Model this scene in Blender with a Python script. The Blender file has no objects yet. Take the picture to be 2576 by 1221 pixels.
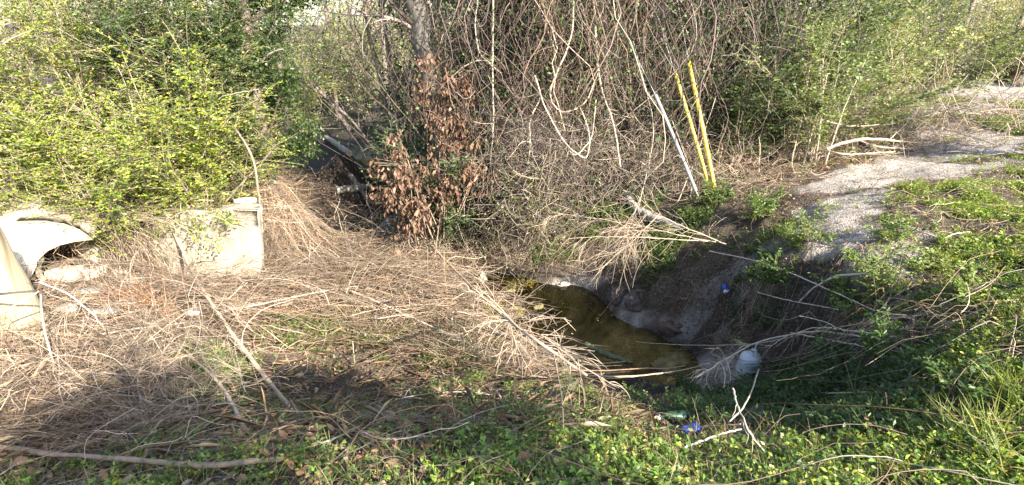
import bpy, math
import numpy as np
from mathutils import Vector

S = bpy.context.scene
R = math.radians
# ------------------------------------------------------------------ camera, sky, sun, exposure
CAM_Z = 1.65
PITCH = R(21.4)
FPX = 1405.0                      # focal length in pixels of a 2576 px wide picture
cam_d = bpy.data.cameras.new("camera"); cam = bpy.data.objects.new("camera", cam_d)
S.collection.objects.link(cam); S.camera = cam
cam.location = (0, 0, CAM_Z); cam.rotation_euler = (R(90) - PITCH, 0, 0)
cam_d.sensor_width = 36.0; cam_d.lens = 36.0 * FPX / 2576.0
cam_d.clip_start = 0.05; cam_d.clip_end = 2000

SUN_EL, SUN_AZ = R(29), math.atan2(0.66, -0.75)      # azimuth clockwise from +Y
W = bpy.data.worlds.new("World"); S.world = W; W.use_nodes = True
wn = W.node_tree.nodes; wl = W.node_tree.links
bg = wn.get('Background') or wn.new('ShaderNodeBackground')
sky = wn.new('ShaderNodeTexSky'); sky.sky_type = 'NISHITA'; sky.sun_disc = False
sky.sun_elevation = SUN_EL; sky.sun_rotation = SUN_AZ; sky.air_density = 1.0; sky.dust_density = 1.2
wl.new(sky.outputs[0], bg.inputs[0]); bg.inputs[1].default_value = 0.12
sd = bpy.data.lights.new("sun", 'SUN'); sd.energy = 5.0; sd.angle = R(0.5); sd.color = (1.0, 0.90, 0.76)
so = bpy.data.objects.new("sun", sd); S.collection.objects.link(so)
to_sun = Vector((math.sin(SUN_AZ) * math.cos(SUN_EL), math.cos(SUN_AZ) * math.cos(SUN_EL), math.sin(SUN_EL)))
so.rotation_euler = to_sun.to_track_quat('Z', 'Y').to_euler()
so.location = to_sun * 30
S.view_settings.view_transform = 'Standard'; S.view_settings.look = 'None'
S.view_settings.exposure = 1.78; S.view_settings.gamma = 1.0; S.view_settings.use_curve_mapping = False

rng = np.random.default_rng(7)
A = np.array
def U(a, b, n=None): return rng.uniform(a, b, n)
def nrm(v): return v / np.maximum(np.linalg.norm(v, axis=-1, keepdims=True), 1e-9)

# ------------------------------------------------------------------ pixel <-> world
def ray(px, py):
    x = (np.asarray(px, float) - 1288) / FPX; y = (np.asarray(py, float) - 610.5) / FPX
    c, s = math.cos(PITCH), math.sin(PITCH)
    return np.stack([x, c - y * s, -s - y * c], -1)
def onz(px, py, z):
    d = ray(px, py); t = (z - CAM_Z) / d[2]; return A([d[0] * t, d[1] * t, z])
def atD(px, py, D):
    d = ray(px, py); return A([0, 0, CAM_Z]) + d * (D / d[1])
def proj(P):
    P = np.asarray(P, float); c, s = math.cos(PITCH), math.sin(PITCH)
    q = P - A([0, 0, CAM_Z]); dep = q[..., 1] * c - q[..., 2] * s; up = q[..., 1] * s + q[..., 2] * c
    dep = np.where(dep < .05, .05, dep)
    return 1288 + FPX * q[..., 0] / dep, 610.5 - FPX * up / dep

# ------------------------------------------------------------------ terrain
CP = [(-150,1221,-.15),(300,1221,-.12),(700,1221,-.05),(1100,1221,0),(1500,1221,0),(1900,1221,0),(2300,1221,0),(2700,1221,.05),
 (100,1150,-.2),(500,1150,-.12),(700,1150,.0),(900,1150,.02),(1300,1150,.01),(1500,1150,-.02),(1700,1150,-.08),(2100,1150,-.08),(2500,1150,.04),
 (100,1050,-.28),(400,1050,-.46),(600,1060,-.58),(750,1050,-.64),(930,1050,-.62),(1100,1050,-.58),(1300,1050,-.5),(1450,1050,-.42),(1700,1050,-.55),(1900,1050,-.62),(2100,1050,-.5),(2300,1050,-.15),(2550,1050,.06),
 (-150,950,-.2),(50,950,-.3),(250,950,-.4),(500,950,-.75),(800,950,-1.0),(1100,950,-1.0),(1400,960,-.95),(1500,950,-1.4),(1620,950,-1.58),(1750,950,-1.5),(1850,950,-1.3),(2000,950,-1.05),(2200,950,-.42),(2400,950,-.05),(2600,950,.08),
 (50,870,-.3),(400,870,-.5),(560,870,-.85),(800,870,-1.1),(1100,870,-1.2),(1330,880,-1.55),(1430,870,-1.72),(1500,880,-1.76),(1600,855,-1.63),(1650,890,-1.66),(1760,870,-1.5),(1880,870,-1.2),(2000,870,-.95),(2200,870,-.35),(2450,870,.03),
 (50,780,-.6),(300,780,-.75),(500,780,-.85),(700,780,-1.0),(950,780,-1.2),(1150,780,-1.42),(1240,780,-1.6),(1300,790,-1.66),(1450,780,-1.85),(1560,790,-1.55),(1660,790,-1.42),(1800,780,-1.12),(1950,780,-.78),(2200,780,-.32),(2450,780,0),
 (50,700,-.9),(200,700,-1.05),(400,700,-1.15),(600,700,-1.18),(800,700,-1.25),(1000,700,-1.38),(1200,710,-1.55),(1290,710,-1.63),(1400,705,-1.52),(1500,700,-1.42),(1650,700,-1.15),(1800,700,-.85),(1950,700,-.5),(2100,700,-.3),(2300,700,-.15),(2500,700,0),
 (750,620,-1.2),(950,620,-1.38),(1150,620,-1.42),(1300,620,-1.3),(1500,620,-1.1),(1700,620,-.8),(1850,620,-.6),(1980,620,-.35),(2100,620,-.2),(2300,620,-.06),(2500,620,0),
 (900,450,-1.66),(870,385,-1.55),(860,340,-1.45),(800,380,-1.5),(955,540,-1.66),(1000,600,-1.5),(720,430,-1.25),(640,430,-.95),(760,500,-1.35),(690,500,-1.25),
 (1150,500,-1.0),(1300,540,-.95),(1500,520,-.75),(1700,485,-.5),(1790,490,-.42),(1900,440,-.3),(2000,430,-.2),(2200,400,-.1),(2500,400,0),(2500,230,0),(2250,230,.1),
 (800,300,-1.3),(900,290,-1.4),(1010,280,-.8),(2100,520,-.12),(2500,520,0)]
pts = [tuple(onz(*c)) for c in CP]
pts += [(-6,6.8,-.1),(-4.5,6.6,-.2),(-3.0,6.8,-.3),(-6,10,.1),(-3,10,-.5),(-10,8,.2),(-9,4,-.1),(-6,4.5,-.7),(-4,4.6,-.9),(-8,6,.1),(-5.5,5.6,-.9),(-12,15,.3),
 (0,13,-.5),(3,12,-.2),(-30,30,.3),(30,30,.3),(0,30,0),(30,0,.2),(-30,0,0),(0,-12,0),(20,-12,0),(-20,-12,0),(0,0,0),(3,0,0),(-3,0,-.1),(7,3,.1),(12,6,.1),(-2,20,-1.2),(4,20,0),(12,14,.1),(0,60,.3),(40,60,.3),(-40,60,.3)]
pts = A(pts)
def tpsk(r2): return np.where(r2 > 1e-12, r2 * np.log(np.maximum(r2, 1e-12)), 0)
_n = len(pts); _K = tpsk(((pts[:, None, :2] - pts[None, :, :2]) ** 2).sum(-1)) + np.eye(_n) * .02
_P = np.c_[np.ones(_n), pts[:, :2]]
_M = np.block([[_K, _P], [_P.T, np.zeros((3, 3))]])
_w = np.linalg.solve(_M, np.r_[pts[:, 2], 0, 0, 0])
def vnoise(x, y, f, seed):
    """smooth value noise, -1..1"""
    x = x * f + 1000; y = y * f + 1000
    xi = np.floor(x).astype(np.int64); yi = np.floor(y).astype(np.int64); fx = x - xi; fy = y - yi
    fx = fx * fx * (3 - 2 * fx); fy = fy * fy * (3 - 2 * fy)
    def h(a, b):
        n = (a * 374761393 + b * 668265263 + seed * 974634777) & 0xffffffff
        n = ((n ^ (n >> 13)) * 1274126177) & 0xffffffff
        return ((n ^ (n >> 16)) & 0xffff) / 32767.5 - 1
    return (h(xi, yi) * (1 - fx) + h(xi + 1, yi) * fx) * (1 - fy) + (h(xi, yi + 1) * (1 - fx) + h(xi + 1, yi + 1) * fx) * fy
def H(x, y):
    x = np.asarray(x, float); y = np.asarray(y, float); sh = np.broadcast(x, y).shape
    xx = np.clip(np.broadcast_to(x, sh).ravel(), -40, 40); yy = np.clip(np.broadcast_to(y, sh).ravel(), -14, 60)
    out = np.empty(xx.size)
    for i in range(0, xx.size, 40000):
        a = xx[i:i + 40000]; b = yy[i:i + 40000]
        k = tpsk((a[:, None] - pts[None, :, 0]) ** 2 + (b[:, None] - pts[None, :, 1]) ** 2)
        out[i:i + 40000] = k @ _w[:_n] + _w[_n] + _w[_n + 1] * a + _w[_n + 2] * b
    out += .05 * vnoise(xx, yy, .9, 1) + .03 * vnoise(xx, yy, 2.6, 2) + .012 * vnoise(xx, yy, 8, 3) + .006 * vnoise(xx, yy, 21, 4)
    tr = np.clip((xx - 1.5) / 1.5, 0, 1) * np.clip((yy - 3.2) / 1.5, 0, 1) * np.clip((16 - yy) / 4, 0, 1)   # hummocks of the sand track
    out += tr * (.085 * vnoise(xx * .7, yy * 1.25, 1.0, 5) + .035 * vnoise(xx, yy * 1.5, 2.1, 6))
    lf = np.clip((.2 - xx) / .8, 0, 1) * np.clip((yy - 1.8) / .8, 0, 1) * np.clip((7.5 - yy) / 1.5, 0, 1)                    # heaps of debris on the left
    out += lf * (.06 * vnoise(xx, yy, 1.6, 7) + .03 * vnoise(xx, yy, 4, 8))
    bk = np.clip((xx - .5) / .5, 0, 1) * np.clip((3.6 - xx) / .8, 0, 1) * np.clip((yy - 3) / .8, 0, 1) * np.clip((6.6 - yy) / .8, 0, 1)   # eroded bank
    out += bk * (.05 * vnoise(xx, yy, 3.1, 9) + .03 * vnoise(xx, yy, 7, 10))
    return out.reshape(sh)
def at(px, py, h=0.0):
    d = ray(px, py); t = np.linspace(.8, 60, 3000) / d[1]
    P = A([0, 0, CAM_Z]) + t[:, None] * d
    g = H(P[:, 0], P[:, 1]) + h
    k = np.argmax(P[:, 2] <= g)
    return P[k] if P[k, 2] <= g[k] else P[-1]
def gz(p, h=0.0): return A([p[0], p[1], float(H(p[0], p[1])) + h])

# ------------------------------------------------------------------ mesh gathering
class Geo:
    def __init__(s): s.v = []; s.q = []; s.t = []; s.c = []; s.n = 0
    def add(s, V, Q=None, T=None, C=(.5, .5, .5)):
        V = np.asarray(V, float).reshape(-1, 3); C = np.broadcast_to(np.asarray(C, float), V.shape)
        s.v.append(V); s.c.append(C)
        if Q is not None and len(Q): s.q.append(np.asarray(Q, np.int64) + s.n)
        if T is not None and len(T): s.t.append(np.asarray(T, np.int64) + s.n)
        s.n += len(V)
    def build(s, name, mat, parent=None, smooth=False, extra=None):
        V = np.concatenate(s.v); C = np.concatenate(s.c)
        Q = np.concatenate(s.q) if s.q else np.zeros((0, 4), int); T = np.concatenate(s.t) if s.t else np.zeros((0, 3), int)
        me = bpy.data.meshes.new(name)
        org = None
        if parent is not None: V = V - A(parent.location)
        else:
            org = A([(V[:, 0].min() + V[:, 0].max()) / 2, (V[:, 1].min() + V[:, 1].max()) / 2, V[:, 2].min()]); V = V - org
        me.vertices.add(len(V)); me.vertices.foreach_set('co', V.astype(np.float32).ravel())
        L = np.r_[Q.ravel(), T.ravel()].astype(np.int32)
        me.loops.add(len(L)); me.loops.foreach_set('vertex_index', L)
        me.polygons.add(len(Q) + len(T))
        ls = np.r_[np.arange(len(Q)) * 4, len(Q) * 4 + np.arange(len(T)) * 3].astype(np.int32)
        me.polygons.foreach_set('loop_start', ls)
        me.update(calc_edges=True)
        if smooth: me.polygons.foreach_set('use_smooth', np.ones(len(me.polygons), bool))
        a = me.color_attributes.new('tint', 'FLOAT_COLOR', 'POINT')
        a.data.foreach_set('color', np.c_[np.clip(C, 0, 1), np.ones(len(C))].astype(np.float32).ravel())
        me.materials.append(mat)
        o = bpy.data.objects.new(name, me); S.collection.objects.link(o)
        if parent is not None: o.parent = parent
        else: o.location = org
        return o
def tag(o, label=None, cat=None, group=None, kind=None):
    for k, v in (('label', label), ('category', cat), ('group', group), ('kind', kind)):
        if v: o[k] = v
    return o
def thing(name, label, cat, loc, group=None):
    o = bpy.data.objects.new(name, None); S.collection.objects.link(o)
    o.location = tuple(float(c) for c in loc); o.empty_display_size = .2
    return tag(o, label, cat, group)

# ------------------------------------------------------------------ materials
def mat(name):
    m = bpy.data.materials.new(name); m.use_nodes = True
    nt = m.node_tree; return m, nt.nodes, nt.links, nt.nodes['Principled BSDF'], nt.nodes['Material Output']
def leafmat(name, rough=.42, trans=.35, spec=.5):
    m, n, l, b, o = mat(name)
    at_ = n.new('ShaderNodeAttribute'); at_.attribute_name = 'tint'
    b.inputs['Roughness'].default_value = rough; b.inputs['Specular IOR Level'].default_value = spec
    l.new(at_.outputs['Color'], b.inputs['Base Color'])
    tr = n.new('ShaderNodeBsdfTranslucent'); g = n.new('ShaderNodeMix'); g.data_type = 'RGBA'; g.blend_type = 'MULTIPLY'
    g.inputs[0].default_value = 1; l.new(at_.outputs['Color'], g.inputs[6]); g.inputs[7].default_value = (1.5, 1.35, .6, 1)
    l.new(g.outputs[2], tr.inputs[0])
    mx = n.new('ShaderNodeMixShader'); mx.inputs[0].default_value = trans
    l.new(b.outputs[0], mx.inputs[1]); l.new(tr.outputs[0], mx.inputs[2]); l.new(mx.outputs[0], o.inputs[0])
    return m
def woodmat(name, scale=30, rough=.8, contrast=.5, bump=.3, stretch=(1, 1, .25)):
    m, n, l, b, o = mat(name)
    at_ = n.new('ShaderNodeAttribute'); at_.attribute_name = 'tint'
    tc = n.new('ShaderNodeTexCoord'); mp = n.new('ShaderNodeMapping'); mp.inputs['Scale'].default_value = stretch
    l.new(tc.outputs['Object'], mp.inputs[0])
    nz = n.new('ShaderNodeTexNoise'); nz.inputs['Scale'].default_value = scale; nz.inputs['Detail'].default_value = 5
    l.new(mp.outputs[0], nz.inputs[0])
    rp = n.new('ShaderNodeMapRange'); rp.inputs[3].default_value = 1 - contrast; rp.inputs[4].default_value = 1 + contrast
    rp.inputs[1].default_value = .3; rp.inputs[2].default_value = .7
    l.new(nz.outputs[0], rp.inputs[0])
    vm = n.new('ShaderNodeVectorMath'); vm.operation = 'SCALE'; l.new(at_.outputs['Color'], vm.inputs[0]); l.new(rp.outputs[0], vm.inputs['Scale'])
    l.new(vm.outputs[0], b.inputs['Base Color']); b.inputs['Roughness'].default_value = rough
    if bump:
        bp = n.new('ShaderNodeBump'); bp.inputs['Strength'].default_value = bump; bp.inputs['Distance'].default_value = .01
        l.new(nz.outputs[0], bp.inputs['Height']); l.new(bp.outputs[0], b.inputs['Normal'])
    return m
M_LEAF = leafmat('green_leaf'); M_GLOSSY = leafmat('glossy_leaf', .5, .25, .35); M_DEAD = leafmat('dead_leaf', .6, .2, .3)
M_GRASS = leafmat('grass_blade', .5, .35, .4)
M_TWIG = woodmat('dry_twig', 60, .7, .25, 0); M_BARK = woodmat('bark', 28, .9, .45, .8, (1, 1, .2))
def concmat():
    m, n, l, b, o = mat('concrete'); ta = n.new('ShaderNodeAttribute'); ta.attribute_name = 'tint'; tc = n.new('ShaderNodeTexCoord')
    def nz(s, lo, hi, v0, v1, st=(1, 1, 1)):
        mp = n.new('ShaderNodeMapping'); mp.inputs['Scale'].default_value = st; t = n.new('ShaderNodeTexNoise'); t.inputs['Scale'].default_value = s; t.inputs['Detail'].default_value = 7; t.inputs['Roughness'].default_value = .65
        r = n.new('ShaderNodeMapRange'); r.inputs[1].default_value = lo; r.inputs[2].default_value = hi; r.inputs[3].default_value = v0; r.inputs[4].default_value = v1
        l.new(tc.outputs['Object'], mp.inputs[0]); l.new(mp.outputs[0], t.inputs[0]); l.new(t.outputs[0], r.inputs[0]); return t, r
    t1, r1 = nz(3.2, .42, .62, .72, 1.08, (1, 1, .5)); t2, r2 = nz(26, .3, .7, .72, 1.2); m1 = n.new('ShaderNodeMath'); m1.operation = 'MULTIPLY'; l.new(r1.outputs[0], m1.inputs[0]); l.new(r2.outputs[0], m1.inputs[1])
    v = n.new('ShaderNodeVectorMath'); v.operation = 'SCALE'; l.new(ta.outputs['Color'], v.inputs[0]); l.new(m1.outputs[0], v.inputs['Scale'])
    t3, r3 = nz(7, .57, .75, 0, .5, (1, 1, .35)); mx = n.new('ShaderNodeMix'); mx.data_type = 'RGBA'; l.new(r3.outputs[0], mx.inputs[0]); l.new(v.outputs[0], mx.inputs[6]); mx.inputs[7].default_value = (.27, .22, .15, 1)
    l.new(mx.outputs[2], b.inputs['Base Color']); b.inputs['Roughness'].default_value = .95
    bp = n.new('ShaderNodeBump'); bp.inputs['Strength'].default_value = .9; bp.inputs['Distance'].default_value = .012; l.new(t2.outputs[0], bp.inputs['Height']); l.new(bp.outputs[0], b.inputs['Normal']); return m
M_CONC = concmat()
M_STONE = woodmat('stone', 14, .9, .35, .8, (1, 1, 1)); M_POST = woodmat('weathered_timber', 9, .85, .3, .5, (1, 1, .12))

# ------------------------------------------------------------------ shape helpers
def resample(p, K):
    p = A(p, float); d = np.r_[0, np.cumsum(np.linalg.norm(np.diff(p, axis=0), axis=1))]; t = np.linspace(0, d[-1], K * 6)
    q = np.stack([np.interp(t, d, p[:, i]) for i in range(p.shape[1])], -1)
    w = max(3, int(K * 6 / len(p) * .8) | 1); pad = w // 2
    qq = np.pad(q, ((pad, pad), (0, 0)), mode='reflect', reflect_type='odd')
    q2 = np.stack([np.convolve(qq[:, i], np.ones(w) / w, 'valid') for i in range(p.shape[1])], -1)
    return q2[np.linspace(0, len(q2) - 1, K).astype(int)]
def tubes(g, P, r, col, sides=3, cap=False):
    """P (N,K,3) paths, r (N,K)/(N,1)/scalar, col (3,) or (N,3)"""
    P = np.asarray(P, float)
    if P.ndim == 2: P = P[None]
    N, K, _ = P.shape
    r = np.broadcast_to(np.asarray(r, float), (N, K))
    T = nrm(np.gradient(P, axis=1)); ref = np.zeros_like(T); mean = nrm(T.mean(1))
    ref[:] = np.where(np.abs(mean[:, 2:3]) > .75, A([[1., 0.05, 0]]), A([[0, 0.05, 1.]]))[:, None]
    a = nrm(np.cross(T, ref)); b = np.cross(T, a)
    th = np.arange(sides) * 2 * math.pi / sides
    V = P[:, :, None] + r[:, :, None, None] * (np.cos(th)[None, None, :, None] * a[:, :, None] + np.sin(th)[None, None, :, None] * b[:, :, None])
    i = np.arange(N)[:, None, None] * K * sides; k = np.arange(K - 1)[None, :, None] * sides; s = np.arange(sides)[None, None]; s2 = (s + 1) % sides
    Q = np.stack([i + k + s, i + k + s2, i + k + sides + s2, i + k + sides + s], -1).reshape(-1, 4)
    col = np.asarray(col, float)
    C = np.broadcast_to(col.reshape(-1, 1, 3) if col.ndim == 2 else col, (N, K * sides, 3)).reshape(-1, 3)
    g.add(V.reshape(-1, 3), Q, None, C)
    if cap:
        for n in range(N):
            for kk, c in ((0, P[n, 0]), (K - 1, P[n, -1])):
                ring = V[n, kk]; g.add(np.r_[ring, c[None]], None, [[j, (j + 1) % sides, sides] for j in range(sides)], C[n * K * sides] * 1.15)
def leaves(g, P, D, Nn, L, Wd, C, hexa=False, fold=.25):
    N = len(P); D = nrm(D); side = nrm(np.cross(D, Nn)); up = np.cross(side, D)
    L = np.broadcast_to(L, N)[:, None]; Wd = np.broadcast_to(Wd, N)[:, None]
    if hexa:
        V = np.stack([P, P + D * L * .28 + side * Wd * .5 + up * Wd * fold, P + D * L * .7 + side * Wd * .4 + up * Wd * fold * .6, P + D * L - up * L * .12,
                      P + D * L * .7 - side * Wd * .4 + up * Wd * fold * .6, P + D * L * .28 - side * Wd * .5 + up * Wd * fold], 1)
        b = np.arange(N)[:, None] * 6
        Q = np.concatenate([b + A([[0, 1, 2, 3]]), b + A([[0, 3, 4, 5]])]); k = 6
    else:
        V = np.stack([P, P + D * L * .5 + side * Wd * .5 + up * Wd * fold, P + D * L, P + D * L * .5 - side * Wd * .5 + up * Wd * fold], 1)
        Q = np.arange(N)[:, None] * 4 + A([[0, 1, 2, 3]]); k = 4
    g.add(V.reshape(-1, 3), Q, None, np.repeat(np.broadcast_to(C, (N, 3)), k, axis=0))
def rdir(n, zb=0.0, zs=1.0):
    v = rng.normal(size=(n, 3)); v[:, 2] = v[:, 2] * zs + zb; return nrm(v)
def wander(start, d, length, K, wig=.15, grav=0.0, damp=.8):
    N = len(start); d = nrm(np.asarray(d, float)); P = np.empty((N, K, 3)); P[:, 0] = start
    st = np.broadcast_to(length, N)[:, None] / (K - 1); m = np.zeros((N, 3))
    for k in range(1, K):
        m = m * damp + rng.normal(size=(N, 3)) * wig; d = nrm(d + m * .5 + A([0, 0, -grav])); P[:, k] = P[:, k - 1] + d * st
    return P
def pick(cols, n, jit=.25, w=None):
    cols = A(cols, float); i = rng.choice(len(cols), n, p=None if w is None else A(w) / sum(w))
    return np.clip(cols[i] * rng.uniform(1 - jit, 1 + jit, (n, 1)) * rng.uniform(.93, 1.07, (n, 3)), 0, .9)
def onpath(P, i, t):
    K = P.shape[1]; f = t * (K - 1); k = np.minimum(f.astype(int), K - 2); u = (f - k)[:, None]
    return P[i, k] * (1 - u) + P[i, k + 1] * u, nrm(P[i, k + 1] - P[i, k])
# ------------------------------------------------------------------ ground regions (where sand, mud and plants lie)
def inpoly(px, py, poly):
    poly = A(poly, float); x0, y0 = poly[:, 0], poly[:, 1]; x1, y1 = np.roll(x0, -1), np.roll(y0, -1); ins = np.zeros(np.shape(px), bool)
    for a, b, c, d in zip(x0, y0, x1, y1):
        if b == d: continue
        ins ^= ((b > py) != (d > py)) & (px < (c - a) * (py - b) / (d - b) + a)
    return ins
SANDB = [(1560,735,90,50,.8),(1740,830,110,45,.8),(1900,690,90,50,.6),(1850,930,90,60,.8),(1850,735,120,45,.55),(1960,640,70,50,.5),(1760,800,70,35,.6),(1600,858,60,18,1.2),(1660,875,40,14,1.),(2110,500,110,48,.95),(2180,555,90,45,.6),(2090,600,100,50,.5),(2380,410,190,22,.95),(2480,372,120,14,.7),(2400,345,150,18,.9),(2480,222,190,14,1.1),(2300,440,120,18,.7),
         (2230,360,60,20,.5),(2450,275,100,14,.7),(2280,650,110,50,.55),(1460,722,95,38,.95),(1650,815,150,28,.75),(1590,790,70,25,.6),(1720,920,110,42,1.0),(1800,965,90,36,.8),
         (1950,1080,130,40,.6),(1600,855,60,16,.9),(1160,885,55,28,.9),(1120,955,70,18,.7),(760,860,60,30,.5),(1430,1150,80,40,.4),(2270,830,80,30,.5),(200,760,120,70,.5),(1000,1035,120,25,.4),(2320,580,70,18,.6),(1900,1040,60,30,.5),(880,470,40,20,.3),(820,350,50,10,.5)]
SANDP = [([(1985,540),(2030,460),(2120,418),(2250,388),(2330,350),(2620,332),(2620,352),(2470,392),(2520,430),(2330,452),(2230,475),(2200,520),(2270,545),(2200,590),(2090,640),(1980,665),(2010,600)], .85),
         ([(2330,232),(2400,214),(2800,200),(2800,245),(2400,250)], 1.), ([(2290,270),(2520,272),(2520,300),(2320,292)], .8), ([(2150,600),(2350,575),(2340,680),(2220,740),(2090,700)], .55), ([(2180,300),(2450,305),(2450,330),(2250,335)], .5)]
def sandmask(x, y, z):
    px, py = proj(np.stack([x, y, z], -1)); m = np.zeros(np.shape(px))
    for a, b, c, d, w in SANDB: m = np.maximum(m, w * np.exp(-(((px - a) / c) ** 2 + ((py - b) / d) ** 2) ** 1.5))
    jx_ = px + 22 * vnoise(x, y, 2.5, 13) + 10 * vnoise(x, y, 7, 14); jy_ = py + 14 * vnoise(x, y, 2.5, 15) + 6 * vnoise(x, y, 7, 16)
    for pl, w in SANDP: m = np.maximum(m, w * inpoly(jx_, jy_, pl))
    m = m * np.clip((vnoise(x * .6, y * 1.4, 1.7, 17) + .68) * 4, .1, 1)
    m = m + .22 * vnoise(x, y, 5, 11) + .2 * vnoise(x, y, 14, 12) - .05
    return np.where(y > .5, np.clip(m * 1.5 - .25, 0, 1), 0)
LITTER = [(650,395),(800,520),(1000,600),(1450,640),(1260,700),(1230,850),(1450,945),(1100,960),(800,940),(470,830),(450,1100),(-300,1230),(-400,560),(300,500)]
def grid(n, lo, hi, a, b, p=2.2):
    """dense between a and b, stretching out to lo and hi"""
    mid = np.linspace(a, b, n); k = 40; u = (np.arange(1, k + 1) / k) ** p
    return np.r_[(a - (a - lo) * u)[::-1], mid, b + (hi - b) * u]
gx = grid(330, -400, 400, -5.5, 6.5, 3); gy = grid(300, -300, 600, .8, 10.5, 3)
X, Y = np.meshgrid(gx, gy); Z = H(X, Y)
WATER = -1.568
px, py = proj(np.stack([X, Y, Z], -1)); front = Y > .5
sm = sandmask(X, Y, Z)[..., None]
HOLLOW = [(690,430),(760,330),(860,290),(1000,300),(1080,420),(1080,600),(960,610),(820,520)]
wet = np.clip((WATER + .16 - Z) / .14, 0, 1)[..., None]
lit = (inpoly(px + 25 * vnoise(X, Y, 3, 31), py + 25 * vnoise(X, Y, 3, 32), LITTER) & front).astype(float)[..., None]
n1 = vnoise(X, Y, 3, 21)[..., None]; n2 = vnoise(X, Y, 11, 22)[..., None]
col = A([.10, .075, .055]) * (1 + .25 * n1 + .25 * n2)
col = col * (1 - lit) + A([.17, .125, .085]) * (1 + .2 * n2) * lit
col = col * (1 - sm) + A([.44, .40, .36]) * (1 + .14 * n1 + .12 * n2) * sm
hol = (inpoly(px + 20 * vnoise(X, Y, 3, 33), py, HOLLOW) & front)[..., None]; col = np.where(hol, col * .45, col)  # soil colour darkened inside the hollow to deepen its shade
deep = np.clip((WATER - .0 - Z) / .06, 0, 1)[..., None]
bed = A([.38, .32, .19]) * (1 + .5 * n2 + .4 * n1); bed = np.where((X[..., None] < .35) & (Y[..., None] < 7), A([.62, .46, .14]) * (1 + .3 * n2), bed)  # left end of the pool bed coloured brighter and yellower, as if sunlit
mud = A([.05, .042, .034]) * (1 + .3 * n2); k = np.clip(wet - sm * .75, 0, 1)
col = col * (1 - k) + mud * k
col = col * (1 - deep) + bed * deep
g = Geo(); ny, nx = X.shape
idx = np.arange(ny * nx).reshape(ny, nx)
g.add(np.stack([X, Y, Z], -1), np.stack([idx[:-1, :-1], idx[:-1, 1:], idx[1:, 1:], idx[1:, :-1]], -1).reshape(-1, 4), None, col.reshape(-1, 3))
m, n, l, b, o = mat('soil')
ta = n.new('ShaderNodeAttribute'); ta.attribute_name = 'tint'; tc = n.new('ShaderNodeTexCoord')
n1_ = n.new('ShaderNodeTexNoise'); n1_.inputs['Scale'].default_value = 38; n1_.inputs['Detail'].default_value = 8; n1_.inputs['Roughness'].default_value = .7
n2_ = n.new('ShaderNodeTexVoronoi'); n2_.inputs['Scale'].default_value = 55
l.new(tc.outputs['Object'], n1_.inputs[0]); l.new(tc.outputs['Object'], n2_.inputs['Vector'])
rp = n.new('ShaderNodeMapRange'); rp.inputs[1].default_value = .3; rp.inputs[2].default_value = .7; rp.inputs[3].default_value = .6; rp.inputs[4].default_value = 1.35
l.new(n1_.outputs[0], rp.inputs[0]); vm = n.new('ShaderNodeVectorMath'); vm.operation = 'SCALE'; l.new(ta.outputs['Color'], vm.inputs[0]); l.new(rp.outputs[0], vm.inputs['Scale'])
l.new(vm.outputs[0], b.inputs['Base Color']); b.inputs['Roughness'].default_value = .92
ad = n.new('ShaderNodeMath'); ad.operation = 'MULTIPLY_ADD'; ad.inputs[1].default_value = .5; l.new(n2_.outputs['Distance'], ad.inputs[0]); l.new(n1_.outputs[0], ad.inputs[2])
bp = n.new('ShaderNodeBump'); bp.inputs['Strength'].default_value = 1.0; bp.inputs['Distance'].default_value = .045; l.new(ad.outputs[0], bp.inputs['Height']); l.new(bp.outputs[0], b.inputs['Normal'])
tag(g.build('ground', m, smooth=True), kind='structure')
# water
m, n, l, b, o = mat('creek_water'); n.remove(b)
tr = n.new('ShaderNodeBsdfTransparent'); tr.inputs[0].default_value = (.84, .77, .54, 1)
gl = n.new('ShaderNodeBsdfGlossy'); gl.inputs['Roughness'].default_value = .03
fr = n.new('ShaderNodeFresnel'); fr.inputs[0].default_value = 1.33
nz = n.new('ShaderNodeTexNoise'); nz.inputs['Scale'].default_value = 5; nz.inputs['Detail'].default_value = 3; bp = n.new('ShaderNodeBump'); bp.inputs['Strength'].default_value = .15; bp.inputs['Distance'].default_value = .02
tc = n.new('ShaderNodeTexCoord'); l.new(tc.outputs['Object'], nz.inputs[0]); l.new(nz.outputs[0], bp.inputs['Height']); l.new(bp.outputs[0], gl.inputs['Normal']); l.new(bp.outputs[0], fr.inputs['Normal'])
mx = n.new('ShaderNodeMixShader'); l.new(fr.outputs[0], mx.inputs[0]); l.new(tr.outputs[0], mx.inputs[1]); l.new(gl.outputs[0], mx.inputs[2]); l.new(mx.outputs[0], o.inputs[0])
g = Geo()
wx = np.linspace(-9, 3, 13); wy = np.linspace(3, 26, 24); WX, WY = np.meshgrid(wx, wy); ii = np.arange(WX.size).reshape(WX.shape)
g.add(np.stack([WX, WY, np.full(WX.shape, WATER)], -1), np.stack([ii[:-1, :-1], ii[:-1, 1:], ii[1:, 1:], ii[1:, :-1]], -1).reshape(-1, 4))
tag(g.build('water', m), kind='structure')

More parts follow.
